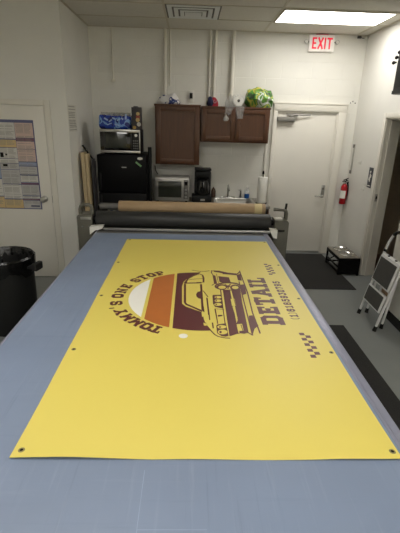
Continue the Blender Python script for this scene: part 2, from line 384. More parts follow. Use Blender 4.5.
# printed car: colour, outline (x, y on the banner), line width
CAR = [["y",[[0.087,2.662],[0.079,2.596],[0.027,2.542],[-0.007,2.486],[-0.028,2.435],[-0.037,2.356],[-0.032,2.104],[-0.011,2.065],[0.078,1.998],[0.079,1.938],[0.087,1.881],[0.113,1.807],[0.139,1.757],[0.171,1.725],[0.21,1.723],[0.252,1.75],[0.355,2.676]]],["m",[[-0.026,2.402],[-0.012,2.394],[-0.009,2.115],[-0.001,2.099],[0.076,2.025],[0.084,1.999],[0.08,1.999],[-0.012,2.086],[-0.022,2.117]]],["m",[[0.078,2.398],[0.091,2.399],[0.091,1.999],[0.078,2.016]]],["m",[[0.079,2.285],[0.061,2.274],[0.051,2.24],[0.052,2.206],[0.063,2.179],[0.079,2.17]]],["m",[[-0.024,2.421],[0.088,2.429],[0.088,2.413],[-0.024,2.402]]],["m",[[-0.027,2.421],[-0.004,2.484],[0.002,2.475],[-0.008,2.418]]],["m",[[-0.004,2.481],[0.034,2.541],[0.076,2.584],[0.099,2.562],[0.105,2.507],[0.102,2.431]],0.01],["m",[[-0.007,2.468],[0.046,2.487],[0.097,2.496]],0.006],["m",[[0.058,2.428],[0.104,2.433]],0.008],["m",[[0.092,2.576],[0.102,2.555],[0.107,2.507],[0.103,2.433],[0.096,2.433],[0.098,2.506]]],["m",[[0.028,2.654],[0.07,2.637],[0.116,2.632],[0.147,2.648]],0.007],["m",[[0.07,2.604],[0.087,2.623]],0.008],["m",[[0.095,2.292],[0.121,2.202]],0.006],["m",[[0.113,2.188],[0.115,1.964]],0.005],["m",[[0.116,2.182],[0.119,1.905]],0.006],["m",[[0.156,2.032],[0.159,1.864]],0.005],["m",[[0.132,1.872],[0.133,1.815]],0.007],["m",[[0.083,1.938],[0.085,1.907],[0.09,1.877],[0.1,1.841],[0.113,1.807],[0.125,1.775],[0.138,1.748],[0.153,1.731],[0.17,1.723],[0.189,1.717],[0.208,1.716]],0.007],["m",[[0.091,1.999],[0.089,2.071]],0.006],["m",[[0.167,2.564],[0.186,2.557],[0.19,2.416],[0.17,2.403]]],["m",[[0.205,2.547],[0.277,2.526],[0.281,2.415],[0.207,2.439]]],["m",[[0.175,2.656],[0.218,2.652],[0.278,2.616],[0.333,2.603],[0.33,2.576],[0.255,2.591],[0.208,2.618],[0.181,2.627]]],["m",[[0.24,2.615],[0.338,2.599],[0.36,2.642],[0.357,2.612],[0.329,2.57],[0.237,2.586]]],["m",[[0.168,2.656],[0.162,2.606],[0.171,2.568]],0.007],["m",[[0.196,2.588],[0.199,2.425]],0.004],["m",[[0.155,2.381],[0.169,2.407],[0.241,2.413],[0.305,2.399]],0.007],["m",[[0.202,2.374],[0.24,2.401],[0.27,2.336],[0.266,1.801],[0.251,1.76],[0.214,1.736],[0.194,1.733],[0.195,1.873]]],["y",[[0.214,2.35],[0.203,1.739]],0.011],["y",[[0.27,2.32],[0.265,1.962],[0.262,1.77]],0.011],["m",[[0.271,2.321],[0.331,2.347],[0.318,2.116],[0.316,2.0],[0.308,1.776],[0.286,1.76],[0.264,1.765],[0.254,1.859],[0.268,1.904],[0.273,2.185]]],["y",[[0.255,2.177],[0.279,2.178],[0.279,2.085],[0.254,2.077]]],["y",[[0.257,1.859],[0.286,1.865],[0.286,1.793],[0.256,1.787]]],["m",[[0.279,1.854],[0.282,1.791]],0.004],["m",[[0.275,2.17],[0.277,2.088]],0.004],["y",[[0.26,2.068],[0.266,1.932]],0.008],["m",[[0.337,2.453],[0.331,2.187],[0.324,1.747]],0.007],["m",[[0.363,2.656],[0.369,2.27],[0.36,1.995],[0.365,1.768]],0.008],["m",[[0.333,2.576],[0.361,2.592],[0.357,2.467],[0.332,2.475]]],["m",[[0.337,2.397],[0.367,2.407],[0.36,2.254],[0.33,2.231],[0.329,2.299]]],["m",[[0.333,1.958],[0.355,1.965],[0.369,1.846],[0.344,1.813],[0.324,1.747],[0.325,1.828]]],["m",[[0.303,1.776],[0.324,1.747]],0.008],["m",[[0.251,1.762],[0.28,1.775],[0.305,1.771]],0.008],["m",[[0.344,2.372],[0.34,2.357],[0.331,2.342],[0.32,2.328],[0.305,2.317],[0.288,2.308],[0.27,2.302],[0.251,2.3],[0.232,2.301],[0.214,2.305],[0.199,2.312],[0.186,2.323],[0.177,2.335],[0.171,2.349],[0.17,2.365],[0.173,2.381],[0.18,2.396],[0.191,2.41],[0.206,2.422],[0.224,2.432],[0.243,2.438],[0.263,2.441],[0.283,2.44],[0.301,2.435],[0.317,2.427],[0.33,2.416],[0.339,2.403],[0.343,2.388]]],["y",[[0.332,2.368],[0.329,2.356],[0.322,2.345],[0.312,2.335],[0.299,2.327],[0.284,2.32],[0.268,2.316],[0.252,2.314],[0.235,2.314],[0.22,2.317],[0.206,2.323],[0.195,2.33],[0.187,2.339],[0.182,2.35],[0.181,2.361],[0.183,2.373],[0.19,2.384],[0.199,2.394],[0.212,2.403],[0.227,2.41],[0.244,2.415],[0.261,2.417],[0.278,2.416],[0.294,2.413],[0.308,2.407],[0.319,2.4],[0.327,2.39],[0.331,2.379]]],["m",[[0.251,2.356],[0.249,2.346],[0.246,2.336],[0.241,2.328],[0.235,2.321],[0.228,2.315],[0.22,2.312],[0.212,2.31],[0.205,2.311],[0.198,2.314],[0.191,2.319],[0.186,2.326],[0.183,2.334],[0.181,2.343],[0.18,2.353],[0.182,2.363],[0.185,2.373],[0.19,2.382],[0.196,2.389],[0.203,2.395],[0.211,2.399],[0.219,2.4],[0.227,2.399],[0.234,2.396],[0.24,2.391],[0.245,2.384],[0.249,2.376],[0.251,2.366]]],["y",[[0.241,2.351],[0.24,2.346],[0.237,2.34],[0.234,2.335],[0.23,2.33],[0.225,2.327],[0.22,2.325],[0.215,2.324],[0.21,2.325],[0.205,2.326],[0.2,2.329],[0.197,2.333],[0.194,2.338],[0.193,2.344],[0.193,2.349],[0.194,2.355],[0.196,2.361],[0.199,2.366],[0.203,2.371],[0.208,2.374],[0.213,2.376],[0.219,2.377],[0.224,2.377],[0.229,2.375],[0.233,2.372],[0.237,2.368],[0.239,2.363],[0.241,2.357]]],["m",[[0.332,2.351],[0.33,2.34],[0.326,2.33],[0.321,2.321],[0.315,2.313],[0.309,2.307],[0.302,2.303],[0.295,2.302],[0.288,2.303],[0.281,2.306],[0.276,2.311],[0.272,2.319],[0.269,2.328],[0.267,2.338],[0.268,2.349],[0.269,2.359],[0.273,2.37],[0.277,2.38],[0.283,2.388],[0.29,2.394],[0.297,2.398],[0.305,2.4],[0.312,2.399],[0.318,2.395],[0.324,2.39],[0.328,2.382],[0.331,2.373],[0.332,2.362]]],["y",[[0.322,2.351],[0.321,2.345],[0.319,2.339],[0.316,2.334],[0.312,2.33],[0.308,2.327],[0.303,2.324],[0.298,2.324],[0.294,2.324],[0.29,2.326],[0.286,2.329],[0.283,2.333],[0.281,2.338],[0.28,2.343],[0.28,2.349],[0.281,2.355],[0.284,2.361],[0.286,2.366],[0.29,2.37],[0.295,2.374],[0.299,2.376],[0.304,2.377],[0.309,2.376],[0.313,2.374],[0.316,2.371],[0.319,2.367],[0.321,2.362],[0.322,2.357]]],["m",[[0.258,2.369],[0.24,2.401]],0.008],["m",[[0.258,2.369],[0.276,2.407]],0.008],["m",[[0.258,2.369],[0.253,2.328]],0.008],["m",[[0.271,2.369],[0.269,2.362],[0.266,2.356],[0.261,2.353],[0.256,2.353],[0.252,2.355],[0.249,2.361],[0.248,2.368],[0.25,2.375],[0.254,2.381],[0.259,2.385],[0.264,2.385],[0.268,2.382],[0.271,2.376]]],["m",[[0.149,2.213],[0.153,2.228],[0.202,2.233],[0.203,2.043],[0.183,2.05],[0.156,2.064],[0.147,2.101]]],["y",[[0.202,2.196],[0.201,2.192],[0.199,2.189],[0.197,2.185],[0.193,2.183],[0.189,2.18],[0.185,2.179],[0.18,2.178],[0.176,2.179],[0.172,2.18],[0.168,2.182],[0.165,2.184],[0.163,2.187],[0.161,2.191],[0.161,2.195],[0.162,2.199],[0.163,2.202],[0.166,2.206],[0.17,2.209],[0.174,2.211],[0.178,2.212],[0.183,2.213],[0.187,2.213],[0.191,2.212],[0.195,2.21],[0.198,2.207],[0.2,2.204],[0.202,2.2]]],["m",[[0.175,2.195],[0.175,2.191],[0.173,2.188],[0.17,2.186],[0.168,2.188],[0.166,2.191],[0.166,2.195],[0.167,2.199],[0.169,2.203],[0.171,2.204],[0.174,2.203],[0.175,2.2]]],["y",[[0.198,2.147],[0.198,2.142],[0.196,2.139],[0.193,2.135],[0.19,2.132],[0.186,2.13],[0.182,2.128],[0.177,2.128],[0.173,2.128],[0.169,2.129],[0.165,2.131],[0.162,2.134],[0.16,2.137],[0.159,2.141],[0.158,2.145],[0.159,2.149],[0.161,2.153],[0.163,2.157],[0.167,2.16],[0.171,2.162],[0.175,2.163],[0.179,2.164],[0.184,2.164],[0.188,2.163],[0.192,2.161],[0.195,2.158],[0.197,2.154],[0.198,2.151]]],["m",[[0.172,2.146],[0.172,2.141],[0.17,2.138],[0.167,2.137],[0.165,2.138],[0.163,2.141],[0.163,2.145],[0.164,2.149],[0.166,2.153],[0.168,2.154],[0.17,2.153],[0.172,2.15]]],["y",[[0.197,2.096],[0.196,2.092],[0.194,2.088],[0.191,2.084],[0.188,2.081],[0.183,2.079],[0.179,2.077],[0.174,2.077],[0.169,2.077],[0.165,2.078],[0.161,2.08],[0.157,2.083],[0.155,2.086],[0.153,2.09],[0.153,2.094],[0.154,2.099],[0.156,2.103],[0.159,2.106],[0.162,2.109],[0.167,2.112],[0.171,2.113],[0.176,2.114],[0.181,2.114],[0.186,2.113],[0.19,2.11],[0.193,2.108],[0.195,2.104],[0.197,2.1]]],["m",[[0.169,2.095],[0.168,2.091],[0.167,2.088],[0.164,2.087],[0.162,2.088],[0.16,2.091],[0.16,2.095],[0.161,2.099],[0.163,2.102],[0.165,2.103],[0.167,2.102],[0.169,2.099]]],["m",[[0.15,1.839],[0.157,1.853],[0.202,1.867],[0.205,1.737],[0.191,1.729],[0.169,1.734],[0.149,1.762]]],["y",[[0.201,1.828],[0.2,1.824],[0.198,1.82],[0.195,1.817],[0.191,1.814],[0.187,1.812],[0.182,1.81],[0.176,1.81],[0.171,1.81],[0.166,1.811],[0.162,1.813],[0.158,1.816],[0.156,1.819],[0.154,1.823],[0.154,1.827],[0.155,1.831],[0.157,1.835],[0.16,1.838],[0.164,1.841],[0.168,1.844],[0.174,1.845],[0.179,1.846],[0.184,1.845],[0.189,1.844],[0.193,1.842],[0.197,1.839],[0.2,1.836],[0.201,1.832]]],["m",[[0.174,1.825],[0.173,1.822],[0.171,1.819],[0.169,1.817],[0.166,1.817],[0.164,1.818],[0.163,1.821],[0.163,1.825],[0.163,1.829],[0.165,1.832],[0.167,1.833],[0.17,1.833],[0.172,1.832],[0.174,1.829]]],["y",[[0.202,1.775],[0.201,1.77],[0.199,1.765],[0.195,1.76],[0.191,1.756],[0.187,1.753],[0.181,1.751],[0.176,1.751],[0.171,1.751],[0.166,1.753],[0.161,1.755],[0.158,1.759],[0.155,1.764],[0.154,1.769],[0.154,1.774],[0.155,1.779],[0.157,1.785],[0.16,1.789],[0.164,1.793],[0.169,1.796],[0.174,1.798],[0.18,1.799],[0.185,1.799],[0.19,1.797],[0.194,1.794],[0.198,1.79],[0.2,1.786],[0.202,1.781]]],["m",[[0.173,1.773],[0.172,1.768],[0.17,1.764],[0.168,1.762],[0.165,1.762],[0.163,1.764],[0.161,1.768],[0.161,1.773],[0.162,1.778],[0.164,1.783],[0.167,1.785],[0.169,1.785],[0.172,1.783],[0.173,1.779]]],["m",[[0.165,1.96],[0.19,1.963],[0.19,1.949],[0.166,1.941]]],["m",[[0.154,2.036],[0.159,1.861]],0.005],["m",[[0.157,2.038],[0.204,2.027]],0.004],["m",[[0.098,1.871],[0.081,1.862],[0.083,1.841],[0.103,1.838]]],["y",[[0.084,1.87],[0.101,1.858],[0.1,1.838],[0.086,1.838]]]]

# ------------------------------------------------------------------ flatbed applicator
ZT = .878
TX0, TX1, TY0, TY1 = -.862, .745, .22, 4.22
ap = thing('flatbed_applicator', 'long flatbed applicator table with blue-grey mat and black roller across its far end', 'work table', (-.06, 2.2, 0))
m = MB(); m.box((TX0 + .05, TY0, .79), (TX1 - .05, TY1, ZT - .006), bev=.004); m.build('bed', GREYPL, ap)
m = MB(); m.box((TX0 + .012, TY0 + .01, ZT - .006), (TX1 - .044, 3.60, ZT)); cm = m.build('cutting_mat', VINYL, ap, smooth=False)
m = MB(); m.box((-.121, .60, ZT), (-.119, .93, ZT + .0002)); m.box((-.121, .742, ZT), (.06, .744, ZT + .0002)); m.build('scuff_line', SCUFF, cm, smooth=False)
m = MB(); m.box((TX0 + .012, 3.602, ZT - .006), (TX1 - .044, TY1, ZT - .001)); m.build('end_plate', GREYPL, ap, smooth=False)
for a, b in ((TX0, TX0 + .012), (TX1 - .044, TX1)):
    m = MB(); z0 = ZT - .09
    m.box((a, TY0, z0), (b, TY1, ZT + .002), bev=.003)
    if b - a > .02:
        m.box((b - .001, TY0, ZT - .07), (b + .012, TY1, ZT - .045), bev=.002); m.box((a + .012, TY0, ZT + .001), (a + .016, TY1, ZT + .004))
    else:
        m.box((a - .010, TY0, ZT - .07), (a + .001, TY1, ZT - .045), bev=.002)
    m.build('side_rail', LILAC, ap)
for x in (TX0 + .16, TX1 - .16):
    for y in (.5, 1.7, 2.9, 4.05):
        m = MB(); m.box((x - .04, y - .04, .03), (x + .04, y + .04, .79), bev=.006); lg = m.build('leg', GREYPL, ap)
        m = MB(); m.lathe([(0, 0), (.04, 0), (.042, .012), (.03, .03), (0, .03)], (x, y, 0), n=20); m.build('foot', BLACKP, lg)
m = MB()
for y in (.5, 1.7, 2.9, 4.05): m.box((TX0 + .2, y - .025, .25), (TX1 - .2, y + .025, .31), bev=.004)
for x in (TX0 + .16, TX1 - .16): m.box((x - .025, .54, .25), (x + .025, 4.01, .31), bev=.004)
m.build('stretcher', GREYPL, ap)
# gantry: end plates with grab handles, roller, clamps, tray, roll cradle
def plate(x0, x1, outer):
    y0, y1 = 3.74, 3.90
    zt = 1.012 if outer < 0 else .995
    m = MB(); r = .03
    if outer < 0: pts = [(x0, .42), (x1, .42), (x1, zt)] + [(p[0], p[1]) for p in arc(x0 + r, zt - r, r, 90, 180, 6)]
    else: pts = [(x0, .42), (x1, .42)] + arc(x1 - r, zt - r, r, 0, 90, 6) + [(x0, zt)]
    m.prism(pts, y0, y1, 'Y')
    m.box((x0, y1 - .001, .42), (x1, 4.20, .93), bev=.004)
    p = m.build('end_plate_housing', GANTRY, ap)
    w = MB()
    if outer < 0:
        w.box((x0 + .035, y0 - .004, .965), (x1 - .01, y0 - .0002, .99), bev=.001); w.build('maker_plate', STEEL, p)
        for sx in (x0 + .05, x1 - .03):
            s = MB(); s.cyl((sx, y0, .90), (sx, y0 - .006, .90), .008, n=12); s.build('bolt', CHROME, p)
    else:
        w.box((x0 + .035, y0 - .003, .885), (x1 - .035, y0 - .0002, .905), bev=.001); w.build('slot_cover', BLACKP, p)
        w = MB(); w.box((x0 + .02, y0 - .003, .70), (x1 - .045, y0 - .0002, .86), bev=.002); w.build('access_cover', GANTRY, p)
        w = MB(); w.box((x0 + .002, y0 + .05, zt), (x1 - .05, y1 - .02, zt + .004), bev=.001); w.build('top_cover', STEEL, p)
    return p
pl = plate(-1.058, -.915, -1); pr = plate(.822, .957, 1)
m = MB(); m.tube([(-1.036, 3.80, 1.005), (-1.036, 3.80, 1.05), (-1.026, 3.80, 1.078), (-1.0, 3.80, 1.094), (-.95, 3.80, 1.094), (-.93, 3.80, 1.08), (-.925, 3.80, 1.05), (-.925, 3.80, 1.005)], .018, 12); m.build('grab_handle', GANTRY, pl)
m = MB(); m.tube([(.938, 3.80, .99), (.938, 3.80, 1.05), (.933, 3.80, 1.073), (.908, 3.80, 1.086), (.824, 3.80, 1.09)], .016, 12); m.cyl((.827, 3.80, 1.09), (.812, 3.80, 1.09), .017, n=14); m.build('grab_handle', GANTRY, pr)
m = MB(); m.tube([(.933, 3.845, .99), (.936, 3.845, 1.08), (.941, 3.845, 1.14)], [.006, .012, .011], 10); m.build('lever_knob', BLACKP, pr)
m = MB(); m.lathe([(0, 0), (.074, 0), (.0785, .006), (.0785, 1.666), (.074, 1.672), (0, 1.672)], (-.885, 3.82, ZT + .0795), 'X', 40); rl = m.build('roller', ROLLER, ap)
for a, b in ((-.914, -.885), (.787, .8215)):
    m = MB(); m.cyl((a, 3.82, ZT + .0795), (b, 3.82, ZT + .0795), .03, n=20); m.build('roller_hub', BLACKM, rl)
m = MB(); m.box((-.80, 3.665, .884), (.77, 3.69, .906), bev=.003); m.box((-.80, 3.72, .884), (.77, 3.732, .89), bev=.001); m.build('scraper_bar', ALU, ap)
for x0, x1, s in ((-.925, -.80, 1), (.765, .836, -1)):
    m = MB(); a = [(x0, .842), (x0 + .05, .842), (x1 - .01, .90), (x1, .925), (x0, .915)] if s > 0 else [(x0, .925), (x0 + .01, .895), (x1 - .035, .845), (x1, .836), (x1, .918)]
    m.prism([(q[0], max(q[1], ZT + .004)) if TX0 - .02 < q[0] < TX1 + .02 else q for q in a], 3.66, 3.735, 'Y'); m.build('end_clamp', WHITEP, ap)
m = MB(); m.box((-.914, 3.94, .905), (.821, 4.20, .915), bev=.002); m.box((-.914, 4.19, .905), (.821, 4.20, .95), bev=.002); m.build('tray', GANTRY, ap)
for x in (-.905, .775):
    m = MB(); m.prism([(3.96, .9152), (4.08, .9152), (4.075, 1.04), (4.062, 1.055), (4.06, 1.04), (4.048, 1.012), (4.02, 1.0), (3.992, 1.012), (3.980, 1.04), (3.978, 1.055), (3.965, 1.04)], x, x + .012, 'X'); m.build('roll_cradle', BLACKM, ap)
m = MB(); m.tube([(-.93, 3.815, 1.06), (-.905, 3.815, 1.03), (-.898, 3.80, .98), (-.90, 3.80, .90), (-.89, 3.80, .886)], .006, 8); m.build('air_hose', BLACKP, ap)

t = thing('paper_roll', 'long brown kraft paper roll on the cradle behind the black roller', 'paper roll', (.02, 4.02, 1.045))
m = MB(); m.lathe([(.0335, 0), (.057, 0), (.0585, .002), (.0585, 1.468), (.057, 1.470), (.0335, 1.470), (.0335, 0)], (-.705, 4.02, 1.04), 'X', 40); m.build('paper', KRAFT, t)
m = MB(); m.lathe([(.027, 0), (.033, 0), (.033, 1.69), (.027, 1.69), (.027, 0)], (-.898, 4.02, 1.04), 'X', 24); m.build('core', GREYPL, t)
m = MB(); m.lathe([(.0588, 0), (.0592, .0), (.0592, .075), (.0588, .075)], (.655, 4.02, 1.04), 'X', 40); m.build('tape_band', mat('masking_tape', (206, 188, 140), .6), t)
t = thing('small_carton', 'small white and blue carton on the tray behind the paper core', 'box', (-.77, 4.14, .9155))
m = MB(); m.box((-.835, 4.09, .9155), (-.60, 4.185, 1.0), bev=.003); m.build('carton_body', WHITEPAPER, t)
m = MB(); m.box((-.83, 4.0885, .92), (-.605, 4.0899, .945)); m.box((-.81, 4.0885, .955), (-.78, 4.0899, .985)); m.box((-.755, 4.0885, .95), (-.72, 4.0899, .982)); m.box((-.69, 4.0885, .955), (-.66, 4.0899, .98)); m.build('blue_print', BLUEP, t)

# ------------------------------------------------------------------ banner
BX0, BX1, BY0, BY1 = -.5375, .6865, .970, 3.41
ZB = ZT + .0012
bn = thing('banner', 'large yellow vinyl banner with a sunset car logo lying on the table', 'banner', (.07, 2.19, ZT))
def wave(x, y):
    e = max(0, 1 - (y - BY0) / .30)
    h = .007 * e * e * max(0, math.sin((x + .62) * 6.1)) + .0016 * e * (1 + math.sin(x * 15 + 1))
    h += .0012 * max(0, 1 - (x - BX0) / .1) * (1 + math.sin(y * 9)) + .0008 * max(0, 1 - (BX1 - x) / .05) * (1 + math.sin(y * 11 + 2))
    return h
m = MB(); nx, ny = 70, 130; V = []
for j in range(ny + 1):
    y = BY0 + (BY1 - BY0) * j / ny
    V.append([m.bm.verts.new((BX0 + (BX1 - BX0) * i / nx, y, ZB + wave(BX0 + (BX1 - BX0) * i / nx, y))) for i in range(nx + 1)])
for j in range(ny):
    for i in range(nx): m.bm.faces.new((V[j][i], V[j][i + 1], V[j + 1][i + 1], V[j + 1][i]))
r = bmesh.ops.extrude_face_region(m.bm, geom=m.bm.faces[:])
for e in r['geom']:
    if isinstance(e, bmesh.types.BMVert): e.co.z -= .0008
m.build('vinyl_sheet', YELLOW, bn)
ZP = ZB + .0003
class Ink:
    """flat printed shapes on the banner, each laid a hair above the last"""
    def __init__(s, z=ZP): s.mb = MB(); s.z = z
    def poly(s, pts, m=0):
        s.mb.poly([(p[0], p[1], s.z) for p in pts], m); s.z += .00002
    def line(s, pts, w, m=0):
        for a, b in zip(pts, pts[1:]):
            d = Vector((b[0] - a[0], b[1] - a[1])); 
            if d.length < 1e-5: continue
            d.normalize(); n = Vector((-d.y, d.x)) * w / 2; d *= w * .35
            s.mb.poly([(a[0] - d.x + n.x, a[1] - d.y + n.y, s.z), (a[0] - d.x - n.x, a[1] - d.y - n.y, s.z), (b[0] + d.x - n.x, b[1] + d.y - n.y, s.z), (b[0] + d.x + n.x, b[1] + d.y + n.y, s.z)], m); s.z += .00001
        s.z += .00001
    def build(s, name, mats):
        for f in s.mb.bm.faces:
            if f.normal.z < 0: f.normal_flip()
        s.mb.bm.normal_update()
        for f in s.mb.bm.faces:
            if f.normal.z < 0: f.normal_flip()
        return s.mb.build(name, mats, bn, smooth=False, keep_normals=True)

# slab-serif block capitals, drawn as strokes: (points, width) in a box 1 high
T_, S_ = .24, .16
def ring(w, c=.24, t=T_):
    h = t / 2
    P = [(c, h), (w - c, h), (w - h, c), (w - h, 1 - c), (w - c, 1 - h), (c, 1 - h), (h, 1 - c), (h, c), (c, h)]
    return [(P, t)]
def slab(x, y, w): return ([(x - w / 2, y), (x + w / 2, y)], S_)
GL = {
 'T': (.86, [([(.43, .1), (.43, .95)], T_), ([(.04, .91), (.82, .91)], .18), ([(.07, .9), (.07, .70)], .13), ([(.79, .9), (.79, .70)], .13), slab(.43, .08, .42)]),
 'O': (.82, ring(.82)), '0': (.66, ring(.66, .2, .22)),
 'D': (.84, [([(.18, .1), (.18, .9)], T_), ([(.03, .91), (.58, .91), (.72, .77), (.72, .23), (.58, .09), (.03, .09)], .2)]),
 'M': (1.14, [([(.2, .1), (.2, .9)], .2), ([(.94, .1), (.94, .9)], .2), ([(.2, .88), (.57, .3), (.94, .88)], .2), slab(.18, .08, .32), slab(.96, .08, .32), ([(.02, .92), (.25, .92)], S_), ([(.89, .92), (1.12, .92)], S_)]),
 'Y': (.94, [([(.18, .9), (.47, .5), (.76, .9)], .2), ([(.47, .1), (.47, .5)], T_), slab(.47, .08, .42), slab(.17, .92, .3), slab(.77, .92, .3)]),
 "'": (.22, [([(.11, .95), (.09, .66)], .14)]),
 'S': (.78, [([(.68, .70), (.68, .80), (.55, .90), (.23, .90), (.11, .79), (.11, .65), (.22, .55), (.56, .45), (.67, .35), (.67, .21), (.55, .10), (.23, .10), (.10, .20), (.10, .30)], .2)]),
 'N': (.98, [([(.2, .1), (.2, .9)], .18), ([(.78, .1), (.78, .9)], .18), ([(.2, .9), (.78, .1)], .22), slab(.18, .08, .32), ([(.02, .92), (.25, .92)], S_), slab(.8, .92, .32)]),
 'E': (.76, [([(.19, .1), (.19, .9)], T_), ([(.03, .91), (.68, .91)], .18), ([(.03, .09), (.68, .09)], .18), ([(.2, .5), (.5, .5)], .17), ([(.66, .9), (.66, .70)], .13), ([(.66, .1), (.66, .30)], .13), ([(.49, .4), (.49, .6)], .11)]),
 'P': (.78, [([(.19, .1), (.19, .9)], T_), ([(.03, .91), (.58, .91), (.68, .82), (.68, .58), (.58, .48), (.2, .48)], .18), slab(.2, .08, .38)]),
 'A': (.98, [([(.17, .1), (.45, .92)], .22), ([(.81, .1), (.53, .92)], .22), ([(.28, .34), (.7, .34)], .15), ([(.3, .92), (.6, .92)], S_), slab(.15, .08, .32), slab(.83, .08, .32)]),
 'I': (.44, [([(.22, .1), (.22, .9)], T_), slab(.22, .08, .42), slab(.22, .92, .42)]),
 'L': (.74, [([(.19, .1), (.19, .9)], T_), ([(.03, .09), (.66, .09)], .18), slab(.2, .92, .38), ([(.65, .1), (.65, .34)], .14)]),
 '1': (.5, [([(.27, .1), (.27, .9)], .22), slab(.27, .08, .46), ([(.08, .78), (.26, .92)], .16)]),
 '2': (.66, [([(.1, .7), (.1, .8), (.2, .9), (.46, .9), (.56, .8), (.56, .62), (.1, .1), (.6, .1)], .2)]),
 '3': (.66, [([(.08, .9), (.56, .9), (.34, .58), (.46, .56), (.56, .44), (.56, .2), (.46, .1), (.18, .1), (.08, .2), (.08, .3)], .2)]),
 '5': (.66, [([(.56, .9), (.14, .9), (.12, .56), (.44, .58), (.56, .46), (.56, .2), (.46, .1), (.18, .1), (.08, .2), (.08, .28)], .2)]),
 '6': (.66, [([(.54, .74), (.54, .8), (.44, .9), (.22, .9), (.11, .78), (.11, .22), (.22, .1), (.44, .1), (.55, .2), (.55, .44), (.45, .55), (.13, .55)], .2)]),
 '7': (.64, [([(.06, .9), (.56, .9), (.26, .06)], .2), ([(.09, .92), (.09, .7)], .14)]),
 '8': (.66, [([(.22, .9), (.44, .9), (.53, .8), (.53, .64), (.43, .54), (.23, .54), (.13, .64), (.13, .8), (.22, .9)], .19), ([(.22, .1), (.44, .1), (.55, .2), (.55, .42), (.45, .53), (.21, .53), (.11, .42), (.11, .2), (.22, .1)], .19)]),
 '9': (.66, [([(.12, .26), (.12, .2), (.22, .1), (.44, .1), (.55, .22), (.55, .78), (.44, .9), (.22, .9), (.11, .8), (.11, .56), (.21, .45), (.53, .45)], .2)]),
 '(': (.3, [([(.24, 1.0), (.1, .8), (.1, .2), (.24, .0)], .1)]), ')': (.3, [([(.06, 1.0), (.2, .8), (.2, .2), (.06, .0)], .1)]),
}
# on the banner text runs towards +Y and its top points to -X
def letter(ink, ch, cx, cy, h, ang, sx=1., m=0, bold=1.22):
    """glyph centred on (cx, cy); ang turns it from upright"""
    w, strokes = GL[ch]; ca, sa = math.cos(ang), math.sin(ang)
    def tr(p):
        a, b = (p[0] - w / 2) * h * sx, (p[1] - .5) * h
        a, b = a * ca - b * sa, a * sa + b * ca
        return (cx - b, cy + a)
    z = ink.z
    for pts, wd in strokes:
        ink.line([tr(p) for p in pts], wd * h * bold, m)
    ink.z = z
# sunset disc in three bands
SCX, SCY, SR = .0634, 2.198, .4113
def band(x0, x1, n=40):
    xs = [x0 + (x1 - x0) * i / n for i in range(n + 1)]
    hh = [math.sqrt(max(0, SR * SR - (x - SCX) ** 2)) for x in xs]
    return [(x, SCY - h) for x, h in zip(xs, hh)] + [(x, SCY + h) for x, h in list(zip(xs, hh))[::-1] if h > 1e-4]
k = Ink(); k.poly(band(SCX - SR, -.2465), 2); k.poly(band(-.2275, -.0915), 1); k.poly(band(-.0745, .122), 0)
k.build('sunset_print', [MAROON, ORANGE, CREAM])
k = Ink(ZP + .0001)
for e in CAR:
    c = 0 if e[0] == 'm' else 1
    if len(e) == 3: k.line(e[1], e[2], c)
    else: k.poly(e[1], c)
k.build('car_print', [MAROON, YELLOW])
k = Ink()
for ch, a, rr in zip("TOMMY'SONESTOP", (151.4, 144, 135.3, 126, 116.6, 109.3, 102.4, 90.2, 81, 71.8, 58.6, 50.4, 42, 33.6), (.457, .459, .463, .469, .476, .492, .481, .479, .474, .473, .475, .473, .469, .462)):
    a = R(a)
    letter(k, ch, SCX - rr * math.sin(a), SCY + rr * math.cos(a), .068, a - math.pi / 2, .82 if ch == 'M' else 1.0)
k.build('arched_lettering', MAROON)
k = Ink(); y = 1.866
ww = [GL[c][0] for c in 'DETAIL']; hgt = .113; gap = .024; sx = (2.528 - 1.866 - 5 * gap) / (sum(ww) * hgt)
for ch in 'DETAIL':
    w = GL[ch][0] * hgt * sx; letter(k, ch, .455, y + w / 2, hgt, 0, sx, bold=1.3); y += w + gap
k.build('name_lettering', MAROON)
k = Ink(); y = 1.925; s = '(1)6185930795'; hgt = .046
tot = sum(GL[c][0] for c in s) * hgt; gap = .012; sx = (2.468 - 1.925 - 12 * gap) / tot
for ch in s:
    w = GL[ch][0] * hgt * sx; letter(k, ch, .583, y + w / 2, hgt, 0, sx, bold=1.25); y += w + gap
k.build('phone_lettering', MAROON)
for y0 in (1.552, 2.590):
    k = Ink(); c = .0252
    for i in range(9):
        for j in (0, 1):
            if (i + j) % 2 == 0: k.poly([(.562 + j * c, y0 + i * c), (.562 + (j + 1) * c, y0 + i * c), (.562 + (j + 1) * c, y0 + (i + 1) * c), (.562 + j * c, y0 + (i + 1) * c)])
    k.build('checker_print', MAROON)
for gy_ in (1.0, 1.597, 2.194, 2.79, 3.385):
    for gx_ in (-.512, .668):
        m = MB(); z = ZB + wave(gx_, gy_) + .0004
        m.lathe([(.005, 0), (.0055, .0012), (.007, .0016), (.0095, .001), (.0105, 0)], (gx_, gy_, z), n=20); g = m.build('grommet', BRASS, bn)
        m = MB(); m.poly([(gx_ + .0062 * math.cos(2 * math.pi * i / 14), gy_ + .0062 * math.sin(2 * math.pi * i / 14), z + .0005) for i in range(14)]); m.build('grommet_hole', BLACKM, g, keep_normals=True)
m = MB(); m.lathe([(.0, .0006), (.021, .0006), (.0222, .0002), (.0222, 0), (0, 0)], (-.018, 1.733, ZP), n=32)
tag(m.build('round_sticker', CREAM, org=(-.018, 1.733, ZP)), 'small round white sticker on the banner beside the maroon band', 'sticker')

